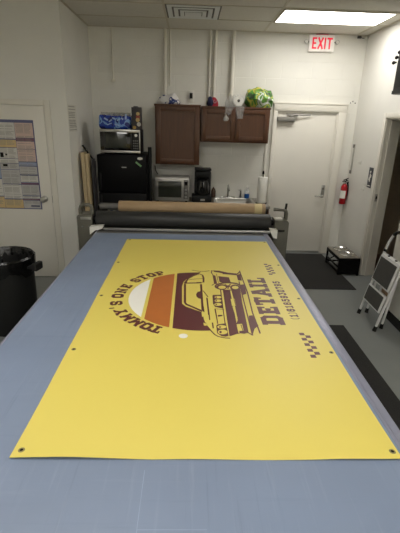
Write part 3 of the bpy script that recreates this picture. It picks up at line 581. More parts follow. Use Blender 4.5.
# ------------------------------------------------------------------ kitchen corner
t = thing('refrigerator', 'black refrigerator with oval and green stickers beside the kitchen counter', 'refrigerator', (-.84, 5.5, 0))
FX0, FX1, FY, FZ = -1.165, -.552, 5.20, 1.446
m = MB(); m.box((FX0, FY + .055, .03), (FX1, 5.86, FZ), bev=.012); m.build('body', BLACKM, t)
m = MB(); m.box((FX0, FY, .98), (FX1, FY + .05, FZ), bev=.012); f1 = m.build('freezer_door', BLACKM, t)
m = MB(); m.box((FX0, FY, .09), (FX1, FY + .05, .972), bev=.012); f2 = m.build('fridge_door', BLACKM, t)
m = MB(); m.box((FX0 + .02, FY - .016, 1.0), (FX0 + .045, FY - .0005, 1.22), bev=.005); m.build('handle', BLACKP, f1)
m = MB(); m.box((FX0 + .02, FY - .016, .62), (FX0 + .045, FY - .0005, .95), bev=.005); m.build('handle', BLACKP, f2)
m = MB(); m.box((-.86, FY - .0015, 1.288), (-.80, FY - .0003, 1.30)); m.build('maker_badge', STEEL, f1)
m = MB(); m.lathe([(0, -.0012), (.034, -.0012), (.034, 0), (0, 0)], (-.628, FY - .0004, 1.406), 'Y', 24, sx=1, sy=.5); m.build('oval_sticker', WHITEPAPER, f1)
m = MB(); m.box((-.69, FY - .0015, 1.325), (-.604, FY - .0003, 1.348), rot=Matrix.Rotation(R(38), 3, 'Y')); m.build('green_sticker', mat('green_paper', (120, 160, 110), .6), f1)
for x in (FX0 + .06, FX1 - .06):
    for y in (5.3, 5.8): m = MB(); m.cyl((x, y, 0), (x, y, .032), .02, n=12); m.build('foot', BLACKP, t)

t = thing('microwave', 'black and silver microwave oven on top of the refrigerator', 'microwave', (-.87, 5.4, 1.4465))
MX0, MX1, MZ0, MZ1 = -1.118, -.622, 1.4655, 1.745
m = MB(); m.box((MX0, FY + .05, MZ0), (MX1, 5.58, MZ1), bev=.006); m.build('body', BLACKM, t)
m = MB()
m.box((MX0, FY + .02, MZ1 - .032), (MX1, FY + .05, MZ1), bev=.003); m.box((MX0, FY + .02, MZ0), (MX1, FY + .05, MZ0 + .03), bev=.003); m.box((MX1 - .014, FY + .02, MZ0 + .03), (MX1, FY + .05, MZ1 - .032), bev=.002)
m.build('front_trim', STEEL, t)
m = MB(); m.box((MX0 + .002, FY + .024, MZ0 + .031), (MX1 - .105, FY + .05, MZ1 - .033), bev=.003); d = m.build('door', BLACKG, t)
m = MB(); m.box((MX0 + .07, FY + .0225, MZ0 + .055), (MX1 - .17, FY + .0242, MZ1 - .06), bev=.0005); m.build('window', OVENGLASS, d)
m = MB(); m.tube([(MX1 - .112, FY + .03, MZ0 + .05), (MX1 - .112, FY + .002, MZ0 + .06), (MX1 - .112, FY + .002, MZ1 - .06), (MX1 - .112, FY + .03, MZ1 - .05)], .007, 8); m.build('handle', BLACKP, d)
m = MB(); m.box((MX1 - .103, FY + .026, MZ0 + .031), (MX1 - .015, FY + .05, MZ1 - .033), bev=.002); p = m.build('control_panel', BLACKP, t)
m = MB(); m.lathe([(0, -.0015), (.018, -.0015), (.018, 0), (0, 0)], (MX1 - .052, FY + .0258, MZ1 - .066), 'Y', 20); m.build('display', WHITEP, p)
for i in range(4):
    for j in range(3):
        m = MB(); x = MX1 - .09 + j * .024; z = MZ0 + .05 + i * .03; m.box((x, FY + .0245, z), (x + .018, FY + .0258, z + .018), bev=.0005); m.build('button', GREYPL, p)
for x in (MX0 + .05, MX1 - .05):
    for y in (5.29, 5.54): m = MB(); m.cyl((x, y, 1.4465), (x, y, 1.467), .015, n=12); m.build('foot', BLACKP, t)

t = thing('bottle_pack', 'blue shrink-wrapped pack of bottled water on the microwave', 'bottled water', (-.93, 5.36, 1.7455))
m = MB(); v = m.box((-1.125, 5.235, 1.7458), (-.738, 5.49, 1.905), bev=.03, seg=3)
bmesh.ops.subdivide_edges(m.bm, edges=m.bm.edges[:], cuts=3, use_grid_fill=True)
lump(m.bm.verts, .012, 16)
for q in m.bm.verts: q.co.z = max(q.co.z, 1.7458)
m.build('printed_wrap', BLUEFILM, t)
b0 = None
for i in range(6):
    for j in range(4):
        x, y = -1.085 + i * .0617, 5.27 + j * .062
        if b0 is None:
            m = MB(); m.lathe([(.0, 0), (.027, 0), (.027, .012), (.014, .03), (.013, .036)], (x, y, 1.893), n=14); b0 = m.build('bottle_shoulder', CLEAR, t)
            m = MB(); m.lathe([(.014, 0), (.015, .003), (.015, .014), (.013, .016), (0, .016)], (x, y, 1.9235), n=14); c0 = m.build('bottle_cap', SILVER, b0); P0 = (x, y)
        else:
            b = b0.copy(); COL.objects.link(b); b.parent = t; b.location = (x - P0[0], y - P0[1], 0)
            c = c0.copy(); COL.objects.link(c); c.parent = b
m = MB()
for x, z, w, h, a in ((-1.055, 1.85, .05, .018, 30), (-1.00, 1.835, .045, .016, -35), (-.955, 1.86, .04, .018, 20), (-.90, 1.85, .045, .016, -25), (-.85, 1.86, .03, .018, 40), (-1.02, 1.80, .06, .01, -20), (-.93, 1.79, .06, .012, 15), (-.80, 1.86, .02, .06, 5)): m.box((x, 5.2185, z), (x + w, 5.2215, z + h), bev=.0005, rot=Matrix.Rotation(R(a), 3, 'Y'))
m.build('label_print', mat('pale_blue_ink', (150, 176, 214), .4), t)

t = thing('food_carton', 'tall dark carton with a coloured picture standing beside the blue bottle pack', 'box', (-.67, 5.3, 1.7455))
m = MB(); m.box((-.722, 5.235, 1.7457), (-.607, 5.34, 2.005), bev=.003); c = m.build('carton_body', CARTON, t)
m = MB(); m.box((-.70, 5.25, 2.005), (-.65, 5.33, 2.016), bev=.002); m.build('carton_flap', CARTON, t)
m = MB(); m.lathe([(0, -.001), (.022, -.001), (.022, 0), (0, 0)], (-.645, 5.2346, 1.93), 'Y', 20, sx=1, sy=.9, m=0); m.box((-.668, 5.2336, 1.875), (-.622, 5.2346, 1.91), m=1); m.lathe([(0, -.0012), (.024, -.0012), (.024, 0), (0, 0)], (-.648, 5.2346, 1.86), 'Y', 20, m=0); m.lathe([(0, -.001), (.025, -.001), (.025, 0), (0, 0)], (-.635, 5.2346, 1.81), 'Y', 20, m=2)
m.build('picture_print', [mat('print_beige', (198, 172, 108), .5), mat('print_red', (150, 60, 44), .5), mat('print_pale', (190, 186, 176), .5)], t)
m = MB(); m.lathe([(0, -.002), (.02, -.002), (.02, 0), (0, 0)], (-.69, 5.2345, 1.772), 'Y', 22); m.build('gold_seal', mat('gold_foil', (170, 138, 64), .4, metal=.3), t)

# boards and rods leaning at the refrigerator
RG = None
for k, (x0, yy, zz, tk, lb) in enumerate(((-1.31, 5.06, 1.475, .045, 'pale wooden board leaning on the side wall, nearest the wall corner'), (-1.252, 5.03, 1.46, .028, 'pale wooden board leaning beside the refrigerator'))):
    m = MB(); m.box((x0, yy - .075, 0.004), (x0 + tk, yy + .075, zz), bev=.003, rot=Matrix.Rotation(R(-1.1), 3, 'Y'), piv=(x0, yy, zz))
    tag(m.build('wooden_board', PINE, org=(x0, yy, 0)), lb, 'board', 'boards leaning by the refrigerator')
m = MB(); m.box((-1.188, 5.02, .002), (-1.176, 5.145, 1.40), bev=.002); tag(m.build('dark_panel', CARTON, org=(-1.2, 5.1, 0)), 'thin dark panel standing between the pale boards and the refrigerator', 'panel')
m = MB(); m.tube([(-1.315, 5.14, 1.55), (-1.30, 5.155, 1.52), (-1.245, 5.17, 1.44), (-1.185, 5.17, 1.36), (-1.185, 5.17, .01)], .012, 10); tag(m.build('bent_rod', BLACKP, org=(-1.185, 5.17, 0)), 'black bent rod leaning behind the pale wooden boards', 'rod')
m = MB(); m.lathe([(.016, 0), (.024, 0), (.024, 1.54), (.016, 1.54), (.016, 0)], (-.513, 5.29, 0.001), n=20); tag(m.build('cardboard_tube', BLACKP, org=(-.513, 5.29, 0)), 'tall thin black tube standing between the refrigerator and the toaster oven', 'tube')

# base cabinet, counter, sink
ZK = .82
t = thing('base_cabinet', 'low wooden sink cabinet with dark counter under the wall cabinets', 'cabinet', (.3, 5.6, 0))
m = MB(); m.box((-.455, 5.33, .10), (-.435, 5.895, ZK - .035)); m.box((1.055, 5.33, .10), (1.075, 5.895, ZK - .035)); m.box((-.435, 5.875, .10), (1.055, 5.895, ZK - .035)); m.box((-.435, 5.33, .10), (1.055, 5.875, .12)); m.box((-.435, 5.33, ZK - .06), (1.055, 5.35, ZK - .035)); m.box((-.44, 5.40, 0), (1.06, 5.895, .1)); m.build('carcass', CHERRY, t)
for i in range(3):
    x0 = -.445 + i * .507; m = MB(); m.box((x0, 5.31, .12), (x0 + .495, 5.329, ZK - .05), bev=.004); dd = m.build('door', CHERRY, t)
    m = MB(); m.lathe([(0, -.022), (.012, -.02), (.012, -.012), (.005, -.008), (.005, 0)], (x0 + .45, 5.31, .66), 'Y', 14); m.build('knob', STEEL, dd)
m = MB()
for a, b in (((-.46, 5.30, ZK - .035), (.35, 5.898, ZK)), ((.86, 5.30, ZK - .035), (1.08, 5.898, ZK)), ((.35, 5.30, ZK - .035), (.86, 5.42, ZK)), ((.35, 5.80, ZK - .035), (.86, 5.898, ZK))): m.box(a, b)
m.build('counter', COUNTER, t, smooth=False)
t = thing('kitchen_sink', 'stainless steel sink set into the counter behind the paper roll', 'sink', (.6, 5.6, ZK))
m = MB()
def rr(x0, x1, y0, y1, r, z, n=6):
    out = []
    for cx, cy, a in ((x1 - r, y1 - r, 0), (x0 + r, y1 - r, 90), (x0 + r, y0 + r, 180), (x1 - r, y0 + r, 270)):
        out += [(p[0], p[1], z) for p in arc(cx, cy, r, a, a + 90, n)]
    return out
loops = [rr(.305, .905, 5.36, 5.872, .05, ZK + .001), rr(.31, .90, 5.365, 5.867, .05, ZK + .012), rr(.345, .865, 5.415, 5.79, .05, ZK + .012), rr(.355, .855, 5.425, 5.78, .05, ZK), rr(.38, .83, 5.45, 5.76, .06, ZK - .16)]
VV = [[m.bm.verts.new(p) for p in L] for L in loops]
for A, B in zip(VV, VV[1:]):
    for j in range(len(A)): m.bm.faces.new((A[j], A[(j + 1) % len(A)], B[(j + 1) % len(A)], B[j]))
m.bm.faces.new(VV[-1]); m.build('basin', STEEL, t)
m = MB(); m.box((.45, 5.80, ZK + .0125), (.66, 5.86, ZK + .03), bev=.008); fa = m.build('faucet_base', CHROME, t)
m = MB(); m.tube([(.555, 5.83, ZK + .03), (.555, 5.83, ZK + .14), (.557, 5.81, ZK + .175), (.56, 5.74, ZK + .16), (.56, 5.68, ZK + .135)], [.014, .012, .011, .010, .010], 12); m.build('spout', CHROME, fa)
m = MB(); m.cyl((.555, 5.835, ZK + .14), (.555, 5.84, ZK + .20), .015, .008, 12); m.build('faucet_lever', CHROME, fa)
m = MB(); m.tube([(.74, 5.83, ZK + .0125), (.74, 5.83, ZK + .10), (.735, 5.815, ZK + .125), (.71, 5.77, ZK + .13)], [.016, .012, .012, .014], 12); m.build('side_sprayer', CHROME, t)
m = MB(); m.lathe([(0, 0), (.03, 0), (.034, .02), (.034, .09), (.02, .125), (.01, .13), (.01, .145), (0, .145)], (.345, 5.838, ZK + .0005 + .0125), n=18); tag(m.build('soap_bottle', mat('amber_plastic', (74, 54, 40), .25), org=(.345, 5.838, ZK)), 'small brown bottle on the sink rim beside the coffee maker', 'bottle')
t = thing('dish_soap_bottle', 'small clear bottle of blue liquid between the faucet and paper towels', 'bottle', (.83, 5.82, ZK + .0125))
m = MB(); m.lathe([(0, 0), (.034, 0), (.036, .01), (.036, .06), (.0, .06)], (.83, 5.82, ZK + .0128), n=18, sy=.7); m.build('blue_liquid', BLUEP, t)
m = MB(); m.lathe([(.036, 0), (.035, .05), (.016, .08), (.015, .09)], (.83, 5.82, ZK + .0735), n=18, sy=.7); m.build('bottle_neck', CLEAR, t)
m = MB(); m.lathe([(0, 0), (.016, 0), (.015, .02), (0, .022)], (.83, 5.82, ZK + .164), n=14); m.build('bottle_cap', WHITEP, t)
t = thing('paper_towel_stand', 'upright white paper towel roll on a black stand at the counter end', 'paper towels', (.985, 5.5, ZK))
m = MB(); m.lathe([(0, 0), (.075, 0), (.078, .008), (.07, .014), (0, .014)], (.99, 5.50, ZK + .0005), n=28); m.cyl((.99, 5.50, ZK + .012), (.99, 5.50, 1.235), .006, n=10); m.lathe([(0, 0), (.012, .002), (.014, .02), (.01, .045), (0, .05)], (.99, 5.50, 1.215), n=14); m.build('stand', BLACKM, t)
m = MB(); m.lathe([(.02, 0), (.066, 0), (.067, .003), (.066, .338), (.064, .342), (.02, .342), (.02, 0)], (.99, 5.50, ZK + .016), n=32); m.build('towel_roll', WHITEPAPER, t)
m = MB(); m.prism([(1.055, 5.49), (1.0575, 5.49), (1.075, 5.44), (1.072, 5.44)], ZK + .02, ZK + .35, 'Z'); m.build('loose_sheet', WHITEPAPER, t)

# toaster oven and coffee maker
t = thing('toaster_oven', 'silver toaster oven with glass door on the counter', 'toaster oven', (-.24, 5.6, ZK))
ox0, ox1, oy, oz0, oz1 = -.472, -.005, 5.45, ZK + .018, 1.15
m = MB(); m.box((ox0, oy + .02, oz0), (ox1, 5.76, oz1), bev=.01); m.build('body', SILVER, t)
m = MB(); m.box((ox0, oy, oz0), (ox1, oy + .02, oz1 - .01), bev=.004); fp = m.build('front_panel', SILVER, t)
m = MB(); m.box((ox0 + .03, oy - .012, oz0 + .035), (ox1 - .09, oy - .0005, oz1 - .03), bev=.004); dr = m.build('door', SILVER, t)
m = MB(); m.box((ox0 + .05, oy - .0135, oz0 + .05), (ox1 - .105, oy - .0115, oz1 - .055), bev=.001); m.build('door_glass', OVENGLASS, dr)
m = MB(); m.tube([(ox0 + .05, oy - .012, oz1 - .047), (ox0 + .055, oy - .036, oz1 - .047), (ox1 - .13, oy - .036, oz1 - .047), (ox1 - .125, oy - .012, oz1 - .047)], .006, 8); m.build('door_handle', STEEL, dr)
m = MB(); m.box((ox1 - .075, oy - .003, oz0 + .03), (ox1 - .015, oy - .0003, oz1 - .03), bev=.001); cp = m.build('control_panel', GREYPL, t)
m = MB(); m.box((ox1 - .066, oy - .0045, oz1 - .10), (ox1 - .024, oy - .0032, oz1 - .055)); m.build('display', BLACKG, cp)
for z in (oz0 + .055, oz0 + .105, oz0 + .15):
    m = MB(); m.lathe([(0, -.022), (.014, -.022), (.016, -.004), (.016, 0)], (ox1 - .045, oy - .003, z), 'Y', 18); m.build('dial', SILVER, cp)
for x in (ox0 + .04, ox1 - .04):
    for y in (5.49, 5.72): m = MB(); m.cyl((x, y, ZK + .0005), (x, y, oz0 + .003), .016, n=12); m.build('foot', BLACKP, t)
m = MB(); m.tube([(ox0 + .06, 5.755, 1.10), (ox0 + .03, 5.80, 1.13), (-.47, 5.80, 1.17), (-.49, 5.82, 1.21), (-.50, 5.895, 1.25)], .006, 8); m.build('power_cord', BLACKP, t)
t = thing('coffee_maker', 'tall black coffee maker between the toaster oven and the sink', 'coffee maker', (.17, 5.58, ZK))
m = MB(); m.box((.03, 5.46, ZK + .001), (.30, 5.70, ZK + .095), bev=.02); m.build('base', BLACKP, t)
m = MB(); m.box((.065, 5.56, ZK + .09), (.29, 5.70, 1.20), bev=.018); m.build('water_tank', BLACKP, t)
m = MB(); m.box((.065, 5.47, 1.14), (.285, 5.70, 1.245), bev=.03, seg=3); l = m.build('brew_head', BLACKP, t)
m = MB(); m.box((.062, 5.465, 1.246), (.288, 5.70, 1.268), bev=.01); m.build('lid', BLACKP, l)
m = MB(); m.lathe([(0, 0), (.075, 0), (.088, .03), (.092, .09), (.084, .16), (.074, .19), (.076, .20)], (.178, 5.545, ZK + .098), n=28); cf = m.build('carafe', BLACKG, t)
m = MB(); m.lathe([(.076, 0), (.078, .006), (.05, .015), (0, .018)], (.178, 5.545, ZK + .299), n=28); m.build('carafe_lid', BLACKP, cf)
m = MB(); m.tube([(.175, 5.474, ZK + .275), (.17, 5.435, ZK + .27), (.17, 5.428, ZK + .20), (.172, 5.455, ZK + .15)], .009, 8); m.build('carafe_handle', BLACKP, cf)
m = MB(); m.box((.15, 5.4575, ZK + .025), (.21, 5.4595, ZK + .05)); m.build('maker_badge', SILVER, t)

# wall cabinets
def shaker(par, x0, x1, z0, z1, y):
    m = MB(); w = .055; b = .003
    m.box((x0, y - .02, z0), (x0 + w, y - .0005, z1), bev=b); m.box((x1 - w, y - .02, z0), (x1, y - .0005, z1), bev=b)
    m.box((x0 + w, y - .02, z0), (x1 - w, y - .0005, z0 + w), bev=b); m.box((x0 + w, y - .02, z1 - w), (x1 - w, y - .0005, z1), bev=b)
    m.box((x0 + w - .004, y - .010, z0 + w - .004), (x1 - w + .004, y - .001, z1 - w + .004))
    return m.build('door', CHERRY, par)
CY = 5.60
t = thing('kitchen_cabinet', 'tall single-door brown wall cabinet above the toaster oven', 'cabinet', (-.17, 5.75, 1.34))
m = MB(); m.box((-.468, CY, 1.305), (.122, 5.903, 2.06), bev=.002); m.build('carcass', CHERRY, t)
shaker(t, -.452, .106, 1.322, 2.035, CY)
m = MB(); m.box((-.478, CY - .012, 2.038), (.126, CY + .003, 2.064), bev=.003); m.build('top_trim', CHERRY, t)
t = thing('kitchen_cabinet', 'short double-door brown wall cabinet above the sink', 'cabinet', (.59, 5.75, 1.625))
m = MB(); m.box((.135, CY, 1.608), (1.035, 5.903, 2.05), bev=.002); m.build('carcass', CHERRY, t)
shaker(t, .152, .578, 1.632, 2.02, CY); shaker(t, .592, 1.018, 1.632, 2.02, CY)
m = MB(); m.box((.13, CY - .012, 2.028), (1.04, CY + .003, 2.054), bev=.003); m.build('top_trim', CHERRY, t)

# things on the cabinets
m = MB(); v = m.lathe([(0, 0), (.09, .0), (.105, .03), (.09, .08), (.05, .115), (0, .125)], (-.30, 5.70, 2.0605), n=28, sx=1.45, sy=.8)
bmesh.ops.subdivide_edges(m.bm, edges=m.bm.edges[:], cuts=1); lump(m.bm.verts, .035, 9, 3)
for q in m.bm.verts: q.co.z = max(q.co.z, 2.0645)
tag(m.build('folded_cloth', CLOTHWB, org=(-.285, 5.70, 2.0605)), 'crumpled white cloth with blue print on the tall cabinet', 'cloth')
t = thing('knit_cap', 'small red and navy knit cap on the cabinet top', 'cap', (.265, 5.70, 2.0505))
m = MB(); v = m.lathe([(0, .0), (.062, .0), (.066, .025), (.062, .055), (.045, .085), (.02, .105), (0, .11)], (.295, 5.70, 2.0515), n=28, sy=.8); lump(v, .014, 14, 5)
for q in m.bm.verts: q.co.z = max(q.co.z, 2.0515)
m.build('crown', REDCLOTH, t)
m = MB(); v = m.lathe([(.03, .0), (.042, .02), (.044, .05), (.034, .09), (.02, .11), (0, .115)], (.247, 5.66, 2.055), n=20, sy=.7); lump(v, .012, 18, 2); m.build('side_panel', NAVYCLOTH, t)
m = MB(); m.prism(arc(.308, 2.112, .022, 100, 400, 14) + arc(.308, 2.112, .012, 400, 100, 14), 5.630, 5.642, 'Y'); m.build('emblem', mat('pale_thread', (176, 150, 156), .8), t)

t = thing('wrapped_paper_roll', 'white paper roll in loose clear plastic hanging over the cabinet doors', 'paper roll', (.607, 5.70, 2.0505))
m = MB(); m.lathe([(.019, 0), (.068, 0), (.07, .004), (.07, .23), (.068, .234), (.019, .234), (.019, 0)], (.612, 5.60, 2.1275), 'Y', 32); m.build('roll', WHITEPAPER, t)
m = MB(); m.lathe([(.0185, .01), (.0, .01)], (.612, 5.60, 2.1275), 'Y', 20); m.build('core_hole', CARTON, t)
m = MB(); v = m.lathe([(.05, .245), (.0715, .238), (.072, .01), (.062, -.006)], (.614, 5.60, 2.129), 'Y', 32)
A = []
for j in range(9):
    row = []
    for i in range(9):
        u = i / 8 - .5; f = j / 8
        row.append(m.bm.verts.new((.545 - .075 * f + u * (.12 + .04 * math.sin(f * 5)), 5.561 - .012 * math.sin(f * 9 + i * 1.3), 2.19 - .24 * f + .012 * math.sin(i * 1.9))))
    A.append(row)
for j in range(8):
    for i in range(8): m.bm.faces.new((A[j][i], A[j][i + 1], A[j + 1][i + 1], A[j + 1][i]))
A = []
for j in range(7):
    row = []
    for i in range(7):
        u = i / 6 - .5; f = j / 6
        row.append(m.bm.verts.new((.63 + .01 * f + u * (.12 - .05 * f), 5.565 - .010 * math.sin(f * 8 + i), 2.06 - .15 * f)))
    A.append(row)
for j in range(6):
    for i in range(6): m.bm.faces.new((A[j][i], A[j][i + 1], A[j + 1][i + 1], A[j + 1][i]))
m.build('plastic_wrap', CLEAR, t)
m = MB(); v = m.lathe([(0, .0), (.028, .008), (.036, .03), (.024, .055), (.008, .075)], (.455, 5.565, 1.875), n=18, sy=.5); lump(v, .008, 30); m.build('wrap_knot', CLEAR, t)

m = MB(); v = m.lathe([(0, .0), (.12, .0), (.17, .05), (.185, .11), (.16, .19), (.09, .235), (0, .245)], (.878, 5.70, 2.0515), n=36, sx=.98, sy=.82)
bmesh.ops.subdivide_edges(m.bm, edges=m.bm.edges[:], cuts=1, use_grid_fill=True); lump(m.bm.verts, .05, 7, 1); lump(m.bm.verts, .022, 22, 4)
for q in m.bm.verts: q.co.z = max(q.co.z, 2.0545); q.co.y = min(q.co.y, 5.89)
tag(m.build('snack_bag', GREENFILM, org=(.85, 5.72, 2.0515)), 'bulging green and yellow printed plastic bag on the short cabinet', 'bag')

# conduits and wall plates on the back wall
CG = 'painted conduits on the back wall'
def conduit(x, r, z0, lb, strap=None, z1=None):
    z1 = z1 or ZC - .006
    t = thing('conduit', lb, 'conduit', (x, YB, z0), CG)
    m = MB(); m.cyl((x, YB - r - .004, z0), (x, YB - r - .004, z1), r, n=16); m.build('pipe', TRIM, t)
    for z in ([z0 + .25, ZC - .35] if strap is None else strap):
        m = MB(); m.box((x - r - .014, YB - .004, z - .01), (x + r + .014, YB - .0005, z + .01), bev=.001)
        m.tube([(x - r - .002, YB - .002, z), (x - r - .002, YB - r, z), (x - r * .6, YB - 2 * r - .005, z), (x + r * .6, YB - 2 * r - .005, z), (x + r + .002, YB - r, z), (x + r + .002, YB - .002, z)], .003, 6); m.build('strap', TRIM, t)
conduit(-.352, .021, 2.062, 'painted white conduit rising behind the crumpled white and blue cloth')
conduit(-.286, .011, 2.30, 'thin painted conduit ending partway down beside the cloth on the cabinet', [2.34])
conduit(.237, .015, 2.053, 'thinner of the two painted conduits rising behind the red cap')
conduit(.302, .021, 2.053, 'thicker of the two painted conduits rising behind the red cap')
conduit(.536, .026, 2.053, 'thick painted conduit rising beside the white paper roll on the cabinet')
conduit(-1.04, .010, 2.36, 'thin painted conduit above the microwave ending in a small box', [2.62])
m = MB(); m.box((-1.07, YB - .035, 2.325), (-1.01, YB - .0005, 2.36), bev=.004); tag(m.build('outlet_box', TRIM, org=(-1.04, YB, 2.34)), 'small painted box at the lower end of the thin conduit above the microwave', 'electrical box')
conduit(1.065, .018, .8215, 'painted conduit running down the wall beside the paper towels and back door', [1.1, 1.45], 2.0)
t = thing('wall_outlet', 'white wall plate with a black socket above the tall cabinet', 'outlet', (0, YB, 2.2))
m = MB(); m.box((-.04, YB - .012, 2.105), (.036, YB - .0005, 2.25), bev=.004); m.build('cover_plate', WHITEP, t)
m = MB(); m.box((-.022, YB - .03, 2.15), (.018, YB - .0125, 2.22), bev=.004); m.build('socket', BLACKP, t)

# exit sign
t = thing('exit_sign', 'white exit sign with red letters and two small lamp heads above the back door', 'exit sign', (1.68, YB, 2.86))
m = MB(); m.box((1.515, YB - .06, 2.762), (1.842, YB - .0005, 2.952), bev=.008); b = m.build('housing', SIGNW, t)
m = MB(); zz, hh = 2.79, .132; y0, y1 = YB - .0625, YB - .0605
def bar(pts, w=.02):
    for a, c in zip(pts, pts[1:]):
        d = Vector((c[0] - a[0], c[1] - a[1])).normalized(); n = Vector((-d.y, d.x)) * w / 2; e = d * w * .0
        m.prism([(a[0] - n.x, a[1] - n.y), (c[0] - n.x, c[1] - n.y), (c[0] + n.x, c[1] + n.y), (a[0] + n.x, a[1] + n.y)], y0, y1, 'Y')
ex = 1.553
bar([(ex + .01, zz), (ex + .01, zz + hh)]); bar([(ex, zz + .01), (ex + .058, zz + .01)]); bar([(ex, zz + hh - .01), (ex + .058, zz + hh - .01)]); bar([(ex, zz + hh / 2), (ex + .05, zz + hh / 2)])
bar([(ex + .078, zz), (ex + .138, zz + hh)], .022); bar([(ex + .138, zz), (ex + .078, zz + hh)], .022)
bar([(ex + .167, zz), (ex + .167, zz + hh)]); bar([(ex + .19, zz + hh - .01), (ex + .262, zz + hh - .01)]); bar([(ex + .226, zz), (ex + .226, zz + hh)])
m.build('exit_lettering', REDSIGN, t, smooth=False)
m = MB(); m.box((1.60, YB - .05, 2.952), (1.76, YB - .01, 2.966), bev=.004); m.build('mounting_canopy', mat('pink_plastic', (214, 120, 128), .4), t)
for s in (-1, 1):
    x = 1.68 + s * .19
    m = MB(); m.cyl((1.68 + s * .165, YB - .03, 2.875), (x, YB - .035, 2.875), .008, n=10); m.lathe([(0, .02), (.018, .016), (.024, -.002), (.024, -.02)], (x + s * .012, YB - .04, 2.875), 'Y', 20); lh = m.build('lamp_head', GREYPL, t)
    m = MB(); m.lathe([(0, -.016), (.022, -.018)], (x + s * .012, YB - .04, 2.875), 'Y', 20); m.build('lens', WHITEP, lh)
t = thing('corner_sensor', 'small white sensor with cable clip high in the back corner', 'sensor', (2.24, YB, 2.95))
m = MB(); m.box((2.15, YB - .02, 2.935), (2.20, YB - .0005, 2.965), bev=.004); m.tube([(2.2, YB - .01, 2.945), (2.225, YB - .012, 2.938), (2.25, YB - .02, 2.94)], .004, 6); m.build('clip', GREYPL, t)
m = MB(); m.lathe([(0, -.022), (.014, -.018), (.022, 0), (.014, .018), (0, .022)], (2.258, YB - .03, 2.942), n=18); m.build('sensor_head', WHITEP, t)
for i, x in enumerate((2.185, 2.215, 2.25)):
    m = MB(); m.lathe([(0, -.002), (.008, -.002), (.009, 0), (0, 0)], (x, YB - .0004, 2.155 + (i == 1) * .02), 'Y', 12); tag(m.build('wall_plug', GREYPL, org=(x, YB, 2.155)), ('leftmost', 'middle and highest', 'rightmost')[i] + ' of the three grey wall plugs beside the back door frame', 'wall plug', 'wall plugs by the door frame')

# ------------------------------------------------------------------ things on and by the side wall
t = thing('fire_extinguisher', 'red fire extinguisher hanging beside the back door', 'fire extinguisher', (2.2, 5.80, .77))
ex, ey, ez = 2.232, 5.80, .785
m = MB(); m.lathe([(0, 0), (.041, 0), (.046, .008), (.046, .225), (.042, .255), (.03, .277), (.02, .285), (.02, .292), (0, .292)], (ex, ey, ez), n=32); c = m.build('cylinder', RED, t)
m = MB(); m.lathe([(.0466, 0), (.0466, .11)], (ex, ey, ez + .085), n=40)
bmesh.ops.delete(m.bm, geom=[f for f in m.bm.faces if (f.calc_center_median() - Vector((ex, ey, ez))).x > .012 or (f.calc_center_median() - Vector((ex, ey, ez))).y > .03], context='FACES'); m.build('instruction_label', WHITEPAPER, c, keep_normals=True)
m = MB(); m.cyl((ex, ey, ez + .292), (ex, ey, ez + .325), .016, n=14); m.box((ex - .04, ey - .012, ez + .325), (ex + .04, ey + .012, ez + .336), bev=.003, rot=Matrix.Rotation(R(-12), 3, 'Y')); m.box((ex - .03, ey - .01, ez + .35), (ex + .045, ey + .01, ez + .36), bev=.003, rot=Matrix.Rotation(R(-24), 3, 'Y')); m.cyl((ex + .012, ey, ez + .32), (ex + .02, ey, ez + .36), .008, n=8); m.build('valve_handle', BLACKP, t)
m = MB(); m.lathe([(0, -.012), (.015, -.012), (.016, 0), (0, 0)], (ex - .014, ey - .014, ez + .307), 'Y', 16); m.build('pressure_gauge', SILVER, t)
m = MB(); m.tube([(ex + .02, ey - .01, ez + .31), (ex + .04, ey - .03, ez + .28), (ex + .043, ey - .035, ez + .2), (ex + .043, ey - .035, ez + .12)], .007, 8); m.build('hose', BLACKP, t)
m = MB(); m.box((ex + .047, ey + .005, ez + .05), (XR - .0005, ey + .04, ez + .32), bev=.002); m.build('wall_bracket', BLACKM, t)

t = thing('wall_track', 'narrow grey vertical strip on the wall above the fire extinguisher', 'wall strip', (XR, 5.785, 1.42))
m = MB(); m.box((XR - .012, 5.768, 1.222), (XR - .0005, 5.802, 1.622), bev=.002); s = m.build('strip', mat('grey_strip', (176, 172, 162), .45), t)
for z in (1.225, 1.575):
    m = MB(); m.box((XR - .02, 5.764, z), (XR - .0125, 5.806, z + .045), bev=.002); m.build('end_cap', GREYPL, s)
t = thing('wall_placard', 'dark placard with pale marks on the wall beside the doorway', 'placard', (XR, 5.13, 1.26))
m = MB(); m.box((XR - .006, 5.075, 1.125), (XR - .0005, 5.19, 1.375), bev=.001); p = m.build('board', mat('placard_dark', (52, 54, 60), .5), t)
m = MB(); x0, x1 = XR - .0075, XR - .0062
m.box((x0, 5.12, 1.20), (x1, 5.145, 1.30)); m.box((x0, 5.145, 1.215), (x1, 5.165, 1.25)); m.box((x0, 5.10, 1.25), (x1, 5.12, 1.285)); m.box((x0, 5.095, 1.145), (x1, 5.17, 1.155)); m.lathe([(0, 0), (.014, 0), (.014, .0013), (0, .0013)], (x0, 5.133, 1.322), 'X', 16); m.build('pale_marks', WHITEP, p)
for yy, zz, lb in ((5.50, 1.405, 'small white hook on the wall just below and beside the grey strip'), (5.24, 1.165, 'small white hook on the wall close under the dark placard'), (5.27, 1.09, 'lowest small white hook on the wall below the dark placard')):
    m = MB(); m.box((XR - .006, yy - .014, zz - .028), (XR - .0005, yy + .014, zz + .028), bev=.004); m.tube([(XR - .006, yy, zz - .008), (XR - .022, yy, zz - .016), (XR - .026, yy, zz + .002)], .004, 8)
    tag(m.build('wall_hook', WHITEP, org=(XR, yy, zz)), lb, 'hook', 'white hooks on the side wall')

